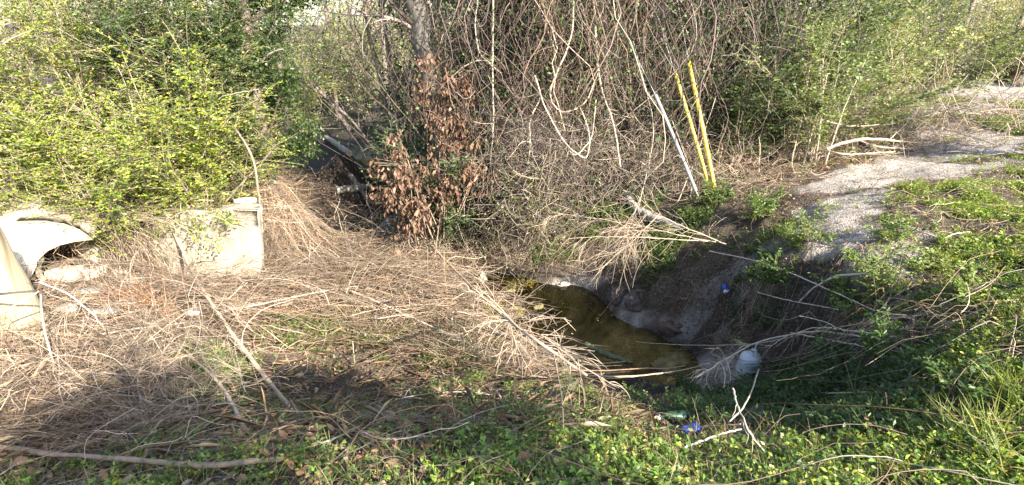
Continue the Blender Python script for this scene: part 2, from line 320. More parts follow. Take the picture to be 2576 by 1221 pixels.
# ------------------------------------------------------------------ plant builders
G1 = [(.21,.29,.04),(.14,.22,.03),(.32,.37,.05),(.08,.13,.025)]          # sunny privet
G2 = [(.05,.095,.03),(.07,.12,.035),(.04,.075,.025),(.09,.14,.04)]        # dark evergreen
G3 = [(.26,.31,.10),(.33,.35,.13),(.17,.23,.06),(.38,.34,.17)]            # pale far foliage
TAN = [(.38,.30,.215),(.27,.205,.15),(.52,.43,.33),(.17,.125,.09)]
GREY = [(.20,.165,.145),(.12,.095,.08),(.29,.245,.215),(.07,.055,.045)]
def shrub(name, label, cat, base, height, spread, nst=14, ntw=26, nlf=12, L=.045, Wd=.02, cols=G1, group=None, twL=.45, lean=(0, 0), stemc=GREY, r0=.012,
          up=.15, droop=.03, t0=.2, M=None, jit=.3, flat=.5, wts=None, hexa=False):
    base = gz(base, -.03); root = thing(name, label, cat, base, group)
    az = U(0, 2 * math.pi, nst); d = np.stack([np.cos(az) * spread / height * U(.2, 1, nst) + lean[0], np.sin(az) * spread / height * U(.2, 1, nst) + lean[1], np.ones(nst)], -1)
    st = wander(base + np.c_[U(-.15, .15, nst) * spread, U(-.15, .15, nst) * spread, np.zeros(nst)], d, height * U(.65, 1.15, nst) * np.linalg.norm(d, axis=1), 10, .10, .01)
    gs = Geo(); tubes(gs, st, np.linspace(1, .3, 10)[None] * U(.6, 1.2, nst)[:, None] * r0, pick(stemc, nst), 4)
    n = nst * ntw; i = rng.integers(0, nst, n); t = t0 + (1 - t0) * U(0, 1, n) ** .8
    p, tn = onpath(st, i, t)
    ax = p - (base + A([lean[0], lean[1], 0]) * (p[:, 2:3] - base[2])); ax[:, 2] = 0
    td = nrm(nrm(ax) * U(.2, 1, n)[:, None] + rng.normal(size=(n, 3)) * A([.6, .6, .25]) + A([0, 0, up]) + tn * .3)
    tw = wander(p, td, twL * U(.5, 1.3, n), 6, .09, droop)
    tubes(gs, tw, np.linspace(1, .4, 6)[None] * r0 * .28, pick(stemc, n), 3)
    gs.build('stems', M_TWIG, root)
    q = n * nlf; i2 = np.repeat(np.arange(n), nlf); t2 = np.tile(np.linspace(.1, 1, nlf), n) + U(-.03, .03, q); t2 = np.clip(t2, 0, .999)
    lp, lt = onpath(tw, i2, t2)
    sd_ = np.where(np.arange(q) % 2 == 0, 1, -1)[:, None]
    side = nrm(np.cross(lt, A([0, 0, 1.]) + rng.normal(size=(q, 3)) * .25)) * sd_
    ld = nrm(side + lt * .6 + rng.normal(size=(q, 3)) * .3)
    nn = nrm(rng.normal(size=(q, 3)) * (1 - flat) + A([.25, -.3, .8]) * flat * 1.6)
    gl_ = Geo(); c = pick(cols, q, jit, wts) * np.repeat(U(.8, 1.25, n), nlf)[:, None]
    leaves(gl_, lp, ld, nn, L * U(.7, 1.25, q), Wd * U(.75, 1.2, q), c, hexa)
    gl_.build('leaves', M or M_LEAF, root)
    return root
def copy_tree(o, loc, rz, sc, label):
    c = o.copy(); S.collection.objects.link(c); c.location = loc; c.rotation_euler = (0, 0, rz); c.scale = (sc, sc, sc); c['label'] = label
    for ch in list(o.children):
        d = ch.copy(); S.collection.objects.link(d); d.parent = c
    return c
def trunk_tree(name, label, base, top, r0, cols=GREY, group=None, nlimb=7, ncl=0, leafc=G2, L=.05, mid=None, crownz=2.2, barkc=None, leafR=.5, K=16, limbL=1.5, r1=.55, lt0=.35):
    base = A(base, float); base = gz(base, -.08); root = thing(name, label, 'tree', base, group)
    P = [base] + ([A(q, float) for q in mid] if mid else []) + [A(top, float)]
    pth = resample(P, K); pth[1:-1] += rng.normal(size=(K - 2, 3)) * r0 * .15; pth[0] = base
    g = Geo(); rr = r0 * np.linspace(1, r1, K) * (1 + .07 * rng.normal(size=K)); rr[0] *= 1.35; rr[1] *= 1.08
    tubes(g, pth, rr, A(barkc if barkc is not None else (.20, .165, .13)), 9, True)
    g.build('trunk', M_BARK, root, smooth=True)
    if nlimb:
        n = nlimb; t = U(lt0, 1, n); p, tn = onpath(pth[None], np.zeros(n, int), t)
        d = nrm(rdir(n, .5, .5) + tn * .6); lm = wander(p, d, limbL * U(.6, 1.3, n), 12, .12, -.01)
        gl_ = Geo(); tubes(gl_, lm, np.linspace(.4, .1, 12)[None] * r0 * U(.6, 1.1, n)[:, None], pick(cols, n), 5)
        m_ = n * 10; i = rng.integers(0, n, m_); p2, t2 = onpath(lm, i, U(.25, 1, m_)); tw = wander(p2, rdir(m_) + t2, limbL * .45 * U(.5, 1.2, m_), 7, .14, .02)
        tubes(gl_, tw, np.linspace(.1, .03, 7)[None] * r0 * .9 + .002, pick(cols, m_), 3); gl_.build('branches', M_TWIG, root)
        if ncl:
            q = m_ * ncl; i2 = rng.integers(0, m_, q); p3, _ = onpath(tw, i2, U(.1, 1, q)); p3 = p3 + rng.normal(size=(q, 3)) * .06 * leafR * 2
            gg = Geo(); leaves(gg, p3, rdir(q, -.2), rdir(q, .8), L * U(.7, 1.3, q), L * .45 * U(.7, 1.3, q), pick(leafc, q, .3) * np.repeat(U(.75, 1.25, m_), ncl)[i2][:, None])
            gg.build('crown', M_LEAF, root)
    return root
def vine_curtain(label, x0, x1, y0, y1, ztop, n, cols=TAN, group='dead vines hanging over the trees', r=(.003, .008), zend=.15, swing=.35, loops=.15, nleaf=0, leafc=G2, tw=1.0, leafL=.05, name='hanging_vines', twig=3, ztopj=.5, cat='vine', bunch=6, endp=.5):
    cx = (x0 + x1) / 2; cy = (y0 + y1) / 2; root = thing(name, label, cat, gz((cx, cy, 0)), group)
    K = 22; bx = U(x0, x1, bunch); by = U(y0, y1, bunch); bi = rng.integers(0, bunch, n); wdt = (x1 - x0) / bunch
    sx = np.where(U(0, 1, n) < .6, bx[bi] + rng.normal(size=n) * wdt * .35, U(x0, x1, n)); sy = np.where(U(0, 1, n) < .6, by[bi] + rng.normal(size=n) * .18, U(y0, y1, n))
    zt = ztop + U(-ztopj, ztopj * .3, n); gr = H(sx, sy); ze = np.where(U(0, 1, n) < endp, gr + U(-.02, .3, n), gr + U(0, 1, n) * (zt - gr) * .75)
    ze = np.minimum(ze, zt - .3)
    t = np.linspace(0, 1, K); P = np.empty((n, K, 3)); dx = rng.normal(size=n) * swing; dy = rng.normal(size=n) * swing * .6 - .05
    P[..., 2] = zt[:, None] + (ze - zt)[:, None] * t
    for ax_, s0, dd in ((0, sx, dx), (1, sy, dy)):
        w = np.cumsum(rng.normal(size=(n, K)), 1); w = np.cumsum(w - w.mean(1, keepdims=True), 1) * .016 * tw * (zt - ze)[:, None]
        w -= w[:, :1]; P[..., ax_] = s0[:, None] + dd[:, None] * t + w
    rr = U(r[0], r[1], n)
    cc = pick(cols, n, .25)
    g = Geo(); tubes(g, P, rr[:, None] * np.linspace(1, .75, K)[None], cc, 4 if r[1] > .007 else 3)
    nl = int(n * loops)
    if nl:   # sagging loops from stem to stem
        i = rng.integers(0, n, nl); a, _ = onpath(P, i, U(.05, .7, nl)); b_ = a + np.c_[rng.normal(size=nl) * .5, rng.normal(size=nl) * .25, rng.normal(size=nl) * .35]
        sag = U(.1, .7, nl); t = np.linspace(0, 1, K)[None, :, None]; Q = a[:, None] * (1 - t) + b_[:, None] * t + A([0, -.1, -1.]) * (sag[:, None, None] * 4 * t * (1 - t)) + np.cumsum(rng.normal(size=(nl, K, 3)), 1) * .008
        tubes(g, Q, U(r[0], r[1], nl)[:, None] * .9, pick(cols, nl, .25), 3)
    if twig:
        m_ = n * twig; i = rng.integers(0, n, m_); p, tn = onpath(P, i, U(.05, 1, m_)); d = nrm(rdir(m_, -.1) + tn * .3)
        T = wander(p, d, U(.12, .55, m_), 7, .28, .03); tubes(g, T, .0022 + np.zeros((m_, 7)), pick(cols, m_, .3), 3)
    g.build('vine_stems', M_TWIG, root)
    if nleaf:
        i = rng.integers(0, n, nleaf); p, tn = onpath(P, i, U(0, 1, nleaf) ** .8); p = p + rng.normal(size=(nleaf, 3)) * A([.09, .09, .07])
        gg = Geo(); leaves(gg, p, rdir(nleaf, -.5), nrm(rdir(nleaf) + A([.4, -.6, .5])), leafL * U(.6, 1.2, nleaf), leafL * .6 * U(.6, 1.2, nleaf), pick(leafc, nleaf, .35))
        gg.build('leaves', M_GLOSSY, root)
    return root
def stick(name, label, pts_, r0, r1=None, col=(.40,.33,.24), subs=(), group=None, cat='branch', K=24, wob=.004, M=None, sides=7, root_cap=True):
    """a fallen branch: pts_ world points; subs = list of (count, length, angle, radius factor) generations"""
    pth = resample(pts_, K); pth = pth + np.cumsum(rng.normal(size=(K, 3)), 0) * wob * .5 + rng.normal(size=(K, 3)) * wob * .5
    r1 = r0 * .5 if r1 is None else r1; g = Geo()
    rr = np.linspace(r0, r1, K) * (1 + .08 * rng.normal(size=K))
    tubes(g, pth, rr, A(col), sides, True)
    par = pth[None]; pr = rr[None]
    for cnt, ln, ang, rf, tmin, bias, grav in subs:
        n_ = cnt * len(par) if len(par) > 1 else cnt; i = rng.integers(0, len(par), n_); t = tmin + (1 - tmin) * U(0, 1, n_)
        p, tn = onpath(par, i, t); pe = nrm(np.cross(tn, rng.normal(size=(n_, 3))) + A(bias)); d = nrm(tn * math.cos(ang) + pe * math.sin(ang))
        C_ = wander(p, d, ln * U(.4, 1.1, n_) * (1.2 - .6 * t), 9, .12, grav)
        rs = np.maximum(pr.min() * rf, .0022) * np.linspace(1, .45, 9)[None] * np.ones((n_, 1))
        tubes(g, C_, rs, A(col) * U(.75, 1.2, n_)[:, None], 4); par = C_; pr = rs
    o = g.build(name, M or M_TWIG, smooth=False); tag(o, label, cat, group)
    return o
def P3(*a): return [at(*q) for q in a]
def rock(name, label, c, size, col, group=None, cat='rock', seed=0, M=None, flat=.6, sub=3, rough=.25, cubic=.0, rz=0.0):
    import bmesh
    bm = bmesh.new(); bmesh.ops.create_icosphere(bm, subdivisions=sub, radius=1); V = A([v.co[:] for v in bm.verts]); F = A([[v.index for v in f.verts] for f in bm.faces]); bm.free()
    if cubic: V = V * (1 - cubic) + np.clip(V * 1.8, -.75, .75) * cubic
    nn = vnoise(V[:, 0] * 1.3 + seed, V[:, 1] * 1.3 + V[:, 2] * 1.7 + seed * 3, 1.2, seed) * rough + vnoise(V[:, 0] + V[:, 2] * 2, V[:, 1] - V[:, 2], 4, seed + 5) * rough * .35
    V = V * (1 + nn)[:, None] * A(size); V[:, 2] = np.where(V[:, 2] < 0, V[:, 2] * flat, V[:, 2])
    cz, sz = math.cos(rz), math.sin(rz); V = V @ A([[cz, sz, 0], [-sz, cz, 0], [0, 0, 1]])
    g = Geo(); g.add(V + A(c), None, F, A(col) * (1 + .25 * vnoise(V[:, 0], V[:, 1] + V[:, 2], 30, seed + 9))[:, None])
    return tag(g.build(name, M or M_STONE, smooth=not cubic), label, cat, group)
# ================================================================== LARGE PLANTS
# ---- far woods: one mass nobody could count
N = 420; fx = U(-34, 40, N); fy = U(27, 46, N); fpx, _ = proj(np.stack([fx, fy, fx * 0], -1)); k_ = (fpx < 690) | (fpx > 830); fx, fy = fx[k_], fy[k_]; N = len(fx); g = Geo(); b0 = np.stack([fx, fy, H(fx, fy) - .1], -1)
tr_ = wander(b0, np.c_[rng.normal(size=(N, 2)) * .12, np.ones(N)], U(2.0, 6, N), 9, .05)
tubes(g, tr_, np.linspace(1, .35, 9)[None] * U(.03, .12, N)[:, None], pick([(.30,.26,.22),(.22,.18,.15),(.38,.34,.30)], N), 4)
M1 = N * 22; i = rng.integers(0, N, M1); p, tn = onpath(tr_, i, U(.0, 1, M1)); tw = wander(p, rdir(M1, .3) + tn * .4, U(.5, 1.8, M1), 5, .2)
tubes(g, tw, .011 + np.zeros((M1, 5)), pick([(.34,.30,.26),(.24,.20,.16)], M1), 3)
Q1 = 32000; i = rng.integers(0, M1, Q1); p, _ = onpath(tw, i, U(0, 1, Q1)); p = p + rng.normal(size=(Q1, 3)) * .25
kc = np.where(vnoise(p[:, 0], p[:, 2] * 2, .22, 41)[:, None] > .0, pick(G3, Q1), pick([(.34,.29,.20),(.28,.24,.17),(.19,.21,.10)], Q1))
leaves(g, p, rdir(Q1), rdir(Q1, .5), U(.12, .26, Q1), U(.06, .12, Q1), kc)
tag(g.build('distant_woods', M_LEAF), 'pale bare and leafy thicket far behind the creek and sand track', 'woods', kind='stuff')

# ---- trees and bushes behind the creek, left of centre
FARG = 'trees behind the creek'
def far_tree(px, D, h, label, cols, r0=.07, nlimb=12, ncl=14, L=.09, lean=0.0, t=.5, limbL=1.6, grp=FARG):
    b_ = atD(px, 400, D); b_[2] = H(b_[0], b_[1]); return trunk_tree('background_tree', label, b_, (b_[0] + lean, b_[1] + .2, h), r0, group=grp, nlimb=nlimb, ncl=ncl, leafc=cols, L=L, limbL=limbL)
far_tree(735, 13, 5.0, 'tree with yellow-green leaves behind the dark evergreen, left of the creek gap', G3, ncl=20)
if 0: far_tree(800, 16, 5.5, 'pale leafy tree far behind the creek, below the sky gap', G3, ncl=16, L=.1)
far_tree(860, 19, 6, 'thin grey tree with few leaves far up the creek', [(.24,.24,.10),(.33,.29,.17)], ncl=10, L=.1)
far_tree(985, 17, 6, 'bushy green tree between the two slanting trunks, far up the creek', G3, ncl=22, L=.1)
far_tree(1085, 12, 5, 'green leafy tree right behind the thick leaning trunk', G2 + G3, ncl=18, L=.07)
for px_, D_, h_, lab, cc in [(745, 17, 1.8, 'pale green bush behind the trunk of the evergreen', G3), (840, 20, 2.0, 'yellow-green bush on the far bank above the creek bed', G3),
        (930, 19, 1.8, 'grey-green bush at the foot of the thin slanting trunk', [(.16,.20,.08),(.24,.24,.12)]), (1040, 11, 1.7, 'dark green bush left of the dead brown leaves', G2), (880, 21, 3, 'tall pale thicket bush closing the far end of the creek', G3),
        (1010, 20, 3, 'tall olive bush behind the slanting vines, far end of the creek', G3), (700, 15, 2.6, 'olive bush behind the evergreen tree, farther back', G3),(790, 19, 3, 'faded green bush under the patch of sky', G3)]:
    b_ = atD(px_, 400, D_)
    shrub('bush', lab, 'bush', b_, h_ * 1.3, h_ * .62, 14, 40, 9, .075, .042, cc, 'bushes beyond the creek', twL=.6, r0=.014, t0=.05)
# slanting thin trunks
trunk_tree('slender_tree', 'thin bare brown tree slanting right over the creek gap', atD(1000, 330, 9.6), atD(900, -160, 9.0), .045, mid=[atD(960, 200, 9.5), atD(925, 90, 9.4)], nlimb=5, barkc=(.26,.21,.16), group='thin leaning trees', limbL=.7)
trunk_tree('slender_tree', 'thin vine-wrapped tree just right of the slanting bare one', atD(1015, 330, 9.2), atD(950, -160, 9.0), .04, mid=[atD(985, 180, 9.3), atD(968, 80, 9.3)], nlimb=6, ncl=8, leafc=G2, L=.05, barkc=(.2,.17,.13), group='thin leaning trees', limbL=.6)
trunk_tree('leaning_tree', 'thick grey leaning tree trunk left of the vine thicket', atD(1150, 430, 7.9), atD(1000, -200, 7.9), .15, mid=[atD(1090, 190, 7.85), atD(1048, 20, 7.85)], nlimb=5, barkc=(.12,.108,.098), r1=.85, limbL=1.2)
# dark evergreen over the creek, left
eb = gz(atD(664, 400, 7.7))
et = trunk_tree('evergreen_tree', 'dark evergreen tree with a bare lower trunk at the creek edge', eb, (eb[0] - .1, eb[1] + .4, 4.5), .11, mid=[(eb[0] + .02, eb[1], eb[2] + .7), (eb[0], eb[1] + .1, 1.3)], nlimb=40, ncl=110, leafc=[(.055,.10,.028),(.08,.13,.035),(.04,.07,.022)], L=.048, limbL=.95, barkc=(.14,.115,.09), leafR=.45, lt0=.2)

# ---- privet shrubs on the left embankment
PG = 'privet shrubs on the left embankment'
for (x, y, h, sp, lab, cc, ns, nt) in [
    (-5.35, 5.95, 1.5, 1.0, 'low yellow-green privet shrub above the broken pipe, at the left edge', G1 + [(.30,.32,.05)], 18, 44),
    (-4.55, 6.05, 1.7, 1.0, 'sunny privet shrub leaning over the left end of the concrete headwall', G1, 20, 46),
    (-3.75, 6.45, 1.9, .95, 'bright green privet shrub right above the concrete headwall', G1, 20, 46),
    (-6.3, 6.7, 2.4, 1.2, 'large sunlit privet shrub in the left corner', G1 + [(.22,.25,.08)], 20, 44),
    (-5.2, 7.0, 2.4, 1.2, 'tall yellow-green privet shrub in the middle of the embankment', G1 + [(.26,.28,.06)], 22, 46),
    (-4.2, 7.2, 2.0, 1.0, 'tall mid-green privet shrub beside the evergreen', [(.11,.17,.04),(.14,.20,.05),(.08,.13,.035)], 22, 46),
    (-3.7, 7.3, 1.2, .7, 'dull green privet shrub touching the evergreen trunk', [(.09,.14,.04),(.13,.18,.05)], 16, 40),
    (-5.9, 8.3, 3.4, 1.4, 'tall dark shrub behind the privets, top left', G2 + [(.12,.17,.05)], 18, 44),
    (-4.3, 8.5, 3.6, 1.4, 'tall dark green shrub behind the privets, left of the evergreen', G2, 22, 60),
    (-7.6, 7.4, 2.8, 1.3, 'privet shrub cut by the left edge of the view', G1, 16, 36),
    (-8.0, 9.5, 3.6, 1.5, 'far dark shrub behind the left corner', G2, 16, 36)]:
    shrub('privet_shrub', lab, 'shrub', (x, y, 0), h, sp, ns, nt, 18, .038, .0175, cc + [cc[0]] * 3 + [(.42,.40,.05)], PG, twL=.42, t0=.1, up=.12, r0=.013, stemc=[(.36,.30,.22),(.28,.23,.17)])
shrub('privet_shrub', 'dark evergreen bush wrapped round the bare trunk at the creek edge', 'shrub', (eb[0] - .25, eb[1] - .35, 0), 2.7, .75, 16, 60, 16, .043, .02, [(.055,.10,.028),(.08,.13,.035),(.04,.07,.022),(.11,.17,.045)], PG, twL=.4, t0=.36, up=.1)
shrub('privet_shrub', 'dark leafy bush left of the evergreen trunk, high above the headwall', 'shrub', (eb[0] - .9, eb[1] - .2, 0), 2.6, .8, 16, 55, 16, .043, .02, [(.055,.10,.028),(.09,.15,.04),(.05,.09,.025)], PG, twL=.42, t0=.36, up=.1)
# ---- right-hand shrubs
RG = 'green shrubs beside the sand track'
for (px_, py_, h, sp, lab, cc, ns, nt, nl_, L_) in [
    (1850, 420, 1.7, .7, 'dark glossy shrub next to the yellow guards', G2 + [(.10,.17,.04)], 14, 34, 10, .04),
    (1935, 400, 1.9, .8, 'thin-leaved green shrub between the guards and the light shrub', G2 + [(.14,.21,.06)], 14, 32, 10, .04),
    (2045, 412, 1.9, .85, 'light green shrub with upright bare stems at the sand edge', [(.15,.22,.06),(.11,.17,.04),(.20,.25,.08)], 12, 30, 10, .038),
    (2140, 372, 1.5, .8, 'loose yellow-green shrub above the fallen branches', [(.16,.22,.06),(.22,.25,.08)], 12, 28, 9, .038),
    (1960, 350, 2.6, 1.0, 'tall green shrub behind the upright bare stems', G2 + [(.15,.21,.06)], 16, 34, 10, .045),
    (2100, 322, 2.4, 1.1, 'tall airy shrub with an arching stem', [(.16,.22,.06),(.12,.17,.05)], 16, 30, 10, .045),
    (1860, 340, 2.6, 1.0, 'tall dark shrub behind the yellow guards', G2, 14, 32, 10, .045),
    (2235, 352, .45, .22, 'small leafy bush at the right end of the brush pile', [(.13,.20,.06)], 7, 10, 8, .035)]:
    shrub('roadside_shrub', lab, 'shrub', at(px_, py_), h, sp, ns, int(nt * 1.5), nl_, L_ * 1.25, L_ * .7, cc, RG, twL=.4, t0=.12, r0=.011, up=.2, stemc=[(.36,.31,.23),(.26,.21,.15)])
BG = 'bushes behind the sand track'
for (px_, D_, h, lab, cc) in [(2180, 13, 2.0, 'olive bush behind the brush pile', G3), (2300, 13.5, 1.7, 'grey-green bush at the far end of the brush pile', [(.15,.18,.08),(.22,.22,.13)]),
    (2290, 17, 2.8, 'tall dark ivy-clad bush at the top right', G2), (2400, 16, 1.9, 'low green bush at the far edge of the sand track', [(.12,.18,.05),(.18,.22,.08)]),
    (2480, 18, 2.4, 'yellow-green bush behind the uprooted stump', G3), (2570, 17, 2.3, 'green bush at the right edge of the view, above the stump', [(.12,.18,.05),(.2,.24,.08)]),
    (2150, 18, 3.0, 'tall pale bush behind the airy shrub', G3), (2050, 15, 3.0, 'tall dull green bush behind the light shrub', G2 + G3), (2380, 22, 3.4, 'far tall bush with grey stems, top right', G3),
    (2540, 24, 3.6, 'farthest pale bush at the top right corner', G3), (1900, 13, 3.2, 'tall dark bush behind the vine thicket, right end', G2), (2230, 24, 3.6, 'faded tall bush under the sky, right of centre', G3), (2680, 16, 2.2, 'bush just outside the right edge', G3)]:
    b_ = atD(px_, 300, D_); shrub('bush', lab, 'bush', b_, h, h * .6, 13, 32, 10, .075, .04, cc, BG, twL=.6, r0=.015, t0=.05)
for px_, D_, ln, lab in [(2040, 17, .2, 'thin pale trunk behind the tall dull bush'), (2215, 19, .5, 'thin grey trunk leaning right, behind the olive bush'), (2320, 20, .9, 'pale trunk leaning right at the top right'), (2460, 21, .3, 'bare grey tree behind the yellow-green bush'), (2560, 22, -.3, 'bare tree in the top right corner')]:
    far_tree(px_, D_, 6, lab, G3, r0=.09, ncl=6, lean=ln, L=.1, grp='trees behind the sand track')

# ---- vine thicket in the middle
TG = 'trees buried in the vine thicket'
for px_, D_, r_, tp, lab, bc in [(1240, 8.6, .09, 1215, 'dark slim trunk at the left end of the vine thicket', (.13,.10,.085)), (1385, 8.2, .05, 1400, 'thin trunk behind the pale hanging vines', (.22,.18,.14)),
    (1545, 7.9, .055, 1470, 'mottled grey trunk leaning left inside the thicket', (.30,.28,.25)), (1470, 9.2, .10, 1455, 'dark trunk in the middle of the thicket', (.10,.08,.07)),
    (1640, 9.0, .13, 1668, 'thick dark trunk in the right half of the thicket', (.11,.085,.075)), (1760, 9.3, .11, 1740, 'dark trunk behind the yellow guards', (.12,.09,.075)), (1320, 9.4, .08, 1300, 'dark trunk behind the tangled grey brush', (.12,.09,.08)), (1590, 8.2, .035, 1560, 'thin straight sapling between the two dark trunks', (.25,.21,.17))]:
    b_ = atD(px_, 480, D_); t_ = atD(tp, -350, D_ + .1)
    trunk_tree('vine_covered_tree', lab, b_, (t_[0], t_[1], 5.2), r_, mid=[((b_[0] * 2 + t_[0]) / 3, b_[1], .8)], group=TG, nlimb=4, ncl=14, barkc=bc, limbL=1.3, L=.05, leafc=G2)
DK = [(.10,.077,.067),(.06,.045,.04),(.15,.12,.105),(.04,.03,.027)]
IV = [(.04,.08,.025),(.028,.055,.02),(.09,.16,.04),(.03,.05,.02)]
def xat(px_, D): return float(atD(px_, 300, D)[0])
VT = [(.20,.15,.125),(.13,.095,.082),(.38,.31,.24),(.07,.052,.045),(.19,.13,.095),(.12,.08,.058),(.27,.19,.135)]
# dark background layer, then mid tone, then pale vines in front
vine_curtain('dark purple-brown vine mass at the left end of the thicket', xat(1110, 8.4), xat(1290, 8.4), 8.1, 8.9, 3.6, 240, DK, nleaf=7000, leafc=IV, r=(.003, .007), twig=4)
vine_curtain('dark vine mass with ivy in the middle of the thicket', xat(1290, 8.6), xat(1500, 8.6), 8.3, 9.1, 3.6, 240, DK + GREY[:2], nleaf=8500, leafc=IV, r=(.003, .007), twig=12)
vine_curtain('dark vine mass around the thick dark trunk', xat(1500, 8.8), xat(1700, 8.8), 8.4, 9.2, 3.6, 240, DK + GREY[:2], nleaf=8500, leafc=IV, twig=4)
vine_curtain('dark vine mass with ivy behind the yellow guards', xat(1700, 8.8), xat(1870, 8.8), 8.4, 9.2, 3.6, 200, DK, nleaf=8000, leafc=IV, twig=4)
vine_curtain('grey vines hanging over the tangled brush, left of centre', xat(1215, 7.6), xat(1345, 7.6), 7.3, 7.9, 3.3, 80, VT, nleaf=1800, leafc=IV, r=(.003, .007), twig=12)
vine_curtain('pale straight vines hanging down the middle of the thicket', xat(1340, 7.5), xat(1480, 7.5), 7.1, 7.9, 3.3, 90, VT, nleaf=2400, leafc=IV + [(.12,.19,.05)], r=(.003, .009), swing=.3, twig=12)
vine_curtain('greyish vines around the mottled leaning trunk', xat(1480, 7.6), xat(1630, 7.6), 7.3, 8.0, 3.3, 75, VT, nleaf=3400, leafc=IV, r=(.003, .007), twig=12)
vine_curtain('fine brown vine web above the grey guard', xat(1630, 8.1), xat(1800, 8.1), 7.9, 8.5, 3.3, 130, VT[1:] + GREY, nleaf=3400, leafc=IV, r=(.0025, .006), twig=3)
vine_curtain('fine vine web draped over the shrubs right of the guards', xat(1790, 8.6), xat(1900, 8.6), 8.2, 8.9, 3.3, 60, GREY, nleaf=900, leafc=IV, r=(.0025, .006), twig=3)
vine_curtain('vines dangling beside the thick leaning trunk', xat(1120, 8.6), xat(1215, 8.6), 8.4, 8.8, 3.3, 60, DK + GREY[:2], nleaf=2200, leafc=IV, r=(.003, .007), twig=3)
vine_curtain('thin vines dangling in front of the slanting trunks', xat(890, 10), xat(1060, 10), 9.7, 10.4, 3.6, 26, GREY, nleaf=500, leafc=G2, r=(.003, .007), twig=2)
for px_, D_, lab in [(1200, 9.6, 'dark ivy added to deepen gap shade behind the left end of the thicket'), (1330, 9.9, 'dark ivy added to deepen gap shade left of the middle of the thicket'), (1460, 9.9, 'dark ivy added to deepen gap shade in the middle of the thicket'), (1590, 9.9, 'dark ivy added to deepen gap shade behind the thick dark trunk'), (1710, 9.9, 'dark ivy added to deepen gap shade behind the guards'), (1820, 9.9, 'dark ivy added to deepen gap shade at the right end of the thicket')]:
    b_ = atD(px_, 480, D_); shrub('gap_shade_ivy', lab, 'ivy', b_, 3.0, .75, 16, 40, 11, .075, .05, [(.03,.055,.02),(.045,.08,.025),(.022,.04,.018)], 'dark ivy added to deepen the gaps behind the vines', twL=.45, t0=.02)  # dark leaf mass added so gaps between the vines look deeply shaded
# big curling pale vines in front
for pts_, r_, lab in [([(1240,-60,7.1),(1238,150,7.1),(1240,330,7.0),(1225,480,7.0)], .012, 'long straight pale vine left of the big loop'),
    ([(1445,-40,6.9),(1440,90,6.9),(1400,180,6.8),(1375,240,6.8),(1410,285,6.7),(1470,260,6.7),(1500,180,6.8)], .011, 'thick pale vine curling into a loop in mid thicket'),
    ([(1345,190,6.8),(1372,275,6.7),(1430,370,6.6),(1480,405,6.6),(1485,330,6.7),(1460,270,6.8)], .010, 'pale vine sagging in a wide U below the loop'),
    ([(1360,310,6.8),(1400,350,6.7),(1450,400,6.6),(1490,350,6.7),(1500,250,6.8)], .008, 'thinner pale vine following the U-shaped one'),
    ([(1360,245,6.9),(1330,310,6.9),(1335,360,6.8),(1325,415,6.8)], .011, 'short crooked brown vine with a bent end'),
    ([(1205,-40,7.2),(1195,60,7.2),(1205,140,7.1),(1235,160,7.1)], .009, 'pale vine hooking right near the top of the thicket'),
    ([(1130,200,7.2),(1170,165,7.1),(1215,150,7.1),(1260,185,7.0)], .007, 'forked pale twig left of the long straight vine'),
    ([(1490,-40,7.4),(1500,130,7.3),(1510,230,7.2),(1540,300,7.1),(1560,420,7.0)], .016, 'long grey stem slanting right through the thicket'),
    ([(1330,-40,7.6),(1375,80,7.4),(1395,130,7.3)], .016, 'thick brown vine at the top of the thicket')]:
    stick('hanging_vine', lab, [atD(*q) for q in pts_], r_, r_ * .7, (.44,.37,.28), [(8, .35, 1.0, .4, .1, (0, 0, -.2), .02)], 'big curling vines at the front of the thicket', 'vine')

# ---- grey tangled brush heap at the foot of the thicket
def tangle(name, label, cat, c, size, n, cols, length=(.3, .9), r=(.002, .005), wig=.3, grav=.06, group=None, zb=.1, nleaf=0, leafc=G2, L=.04, kind=None, dirn=None, K=10):
    c = A(c, float); q = rng.normal(size=(n, 3)) * A(size) * .5 + c; q[:, 2] = np.maximum(q[:, 2], H(q[:, 0], q[:, 1]) + .01)
    d = rdir(n, zb) if dirn is None else nrm(A(dirn) + rng.normal(size=(n, 3)) * .45)
    P = wander(q, d, U(length[0], length[1], n), K, wig, grav); gr = H(P[..., 0], P[..., 1]) + .008; P[..., 2] = np.maximum(P[..., 2], gr)
    g = Geo(); tubes(g, P, U(r[0], r[1], n)[:, None] * np.linspace(1, .6, K)[None], pick(cols, n, .3), 3)
    if not nleaf: return tag(g.build(name, M_TWIG), label, cat, group, kind)
    root = thing(name, label, cat, gz(c), group)
    g.build('stems', M_TWIG, root); i = rng.integers(0, n, nleaf); p, t = onpath(P, i, U(0, 1, nleaf)); gg = Geo()
    leaves(gg, p, rdir(nleaf, -.2), rdir(nleaf, .8), L * U(.6, 1.3, nleaf), L * .5 * U(.7, 1.3, nleaf), pick(leafc, nleaf, .3)); gg.build('leaves', M_LEAF, root)
    return root
c_ = atD(1325, 430, 7.0); tangle('brush_heap', 'rounded heap of tangled grey twigs at the foot of the thicket', 'brush', c_, (.8, .5, .95), 1100, GREY, (.15, .6), (.002, .0045), group='heaps of dead brush')
c_ = atD(1380, 400, 7.0); tangle('brush_heap', 'grey twig heap right of the rounded one, above the green trailing weed', 'brush', c_, (.6, .4, .45), 650, GREY, (.15, .5), (.002, .004), group='heaps of dead brush')
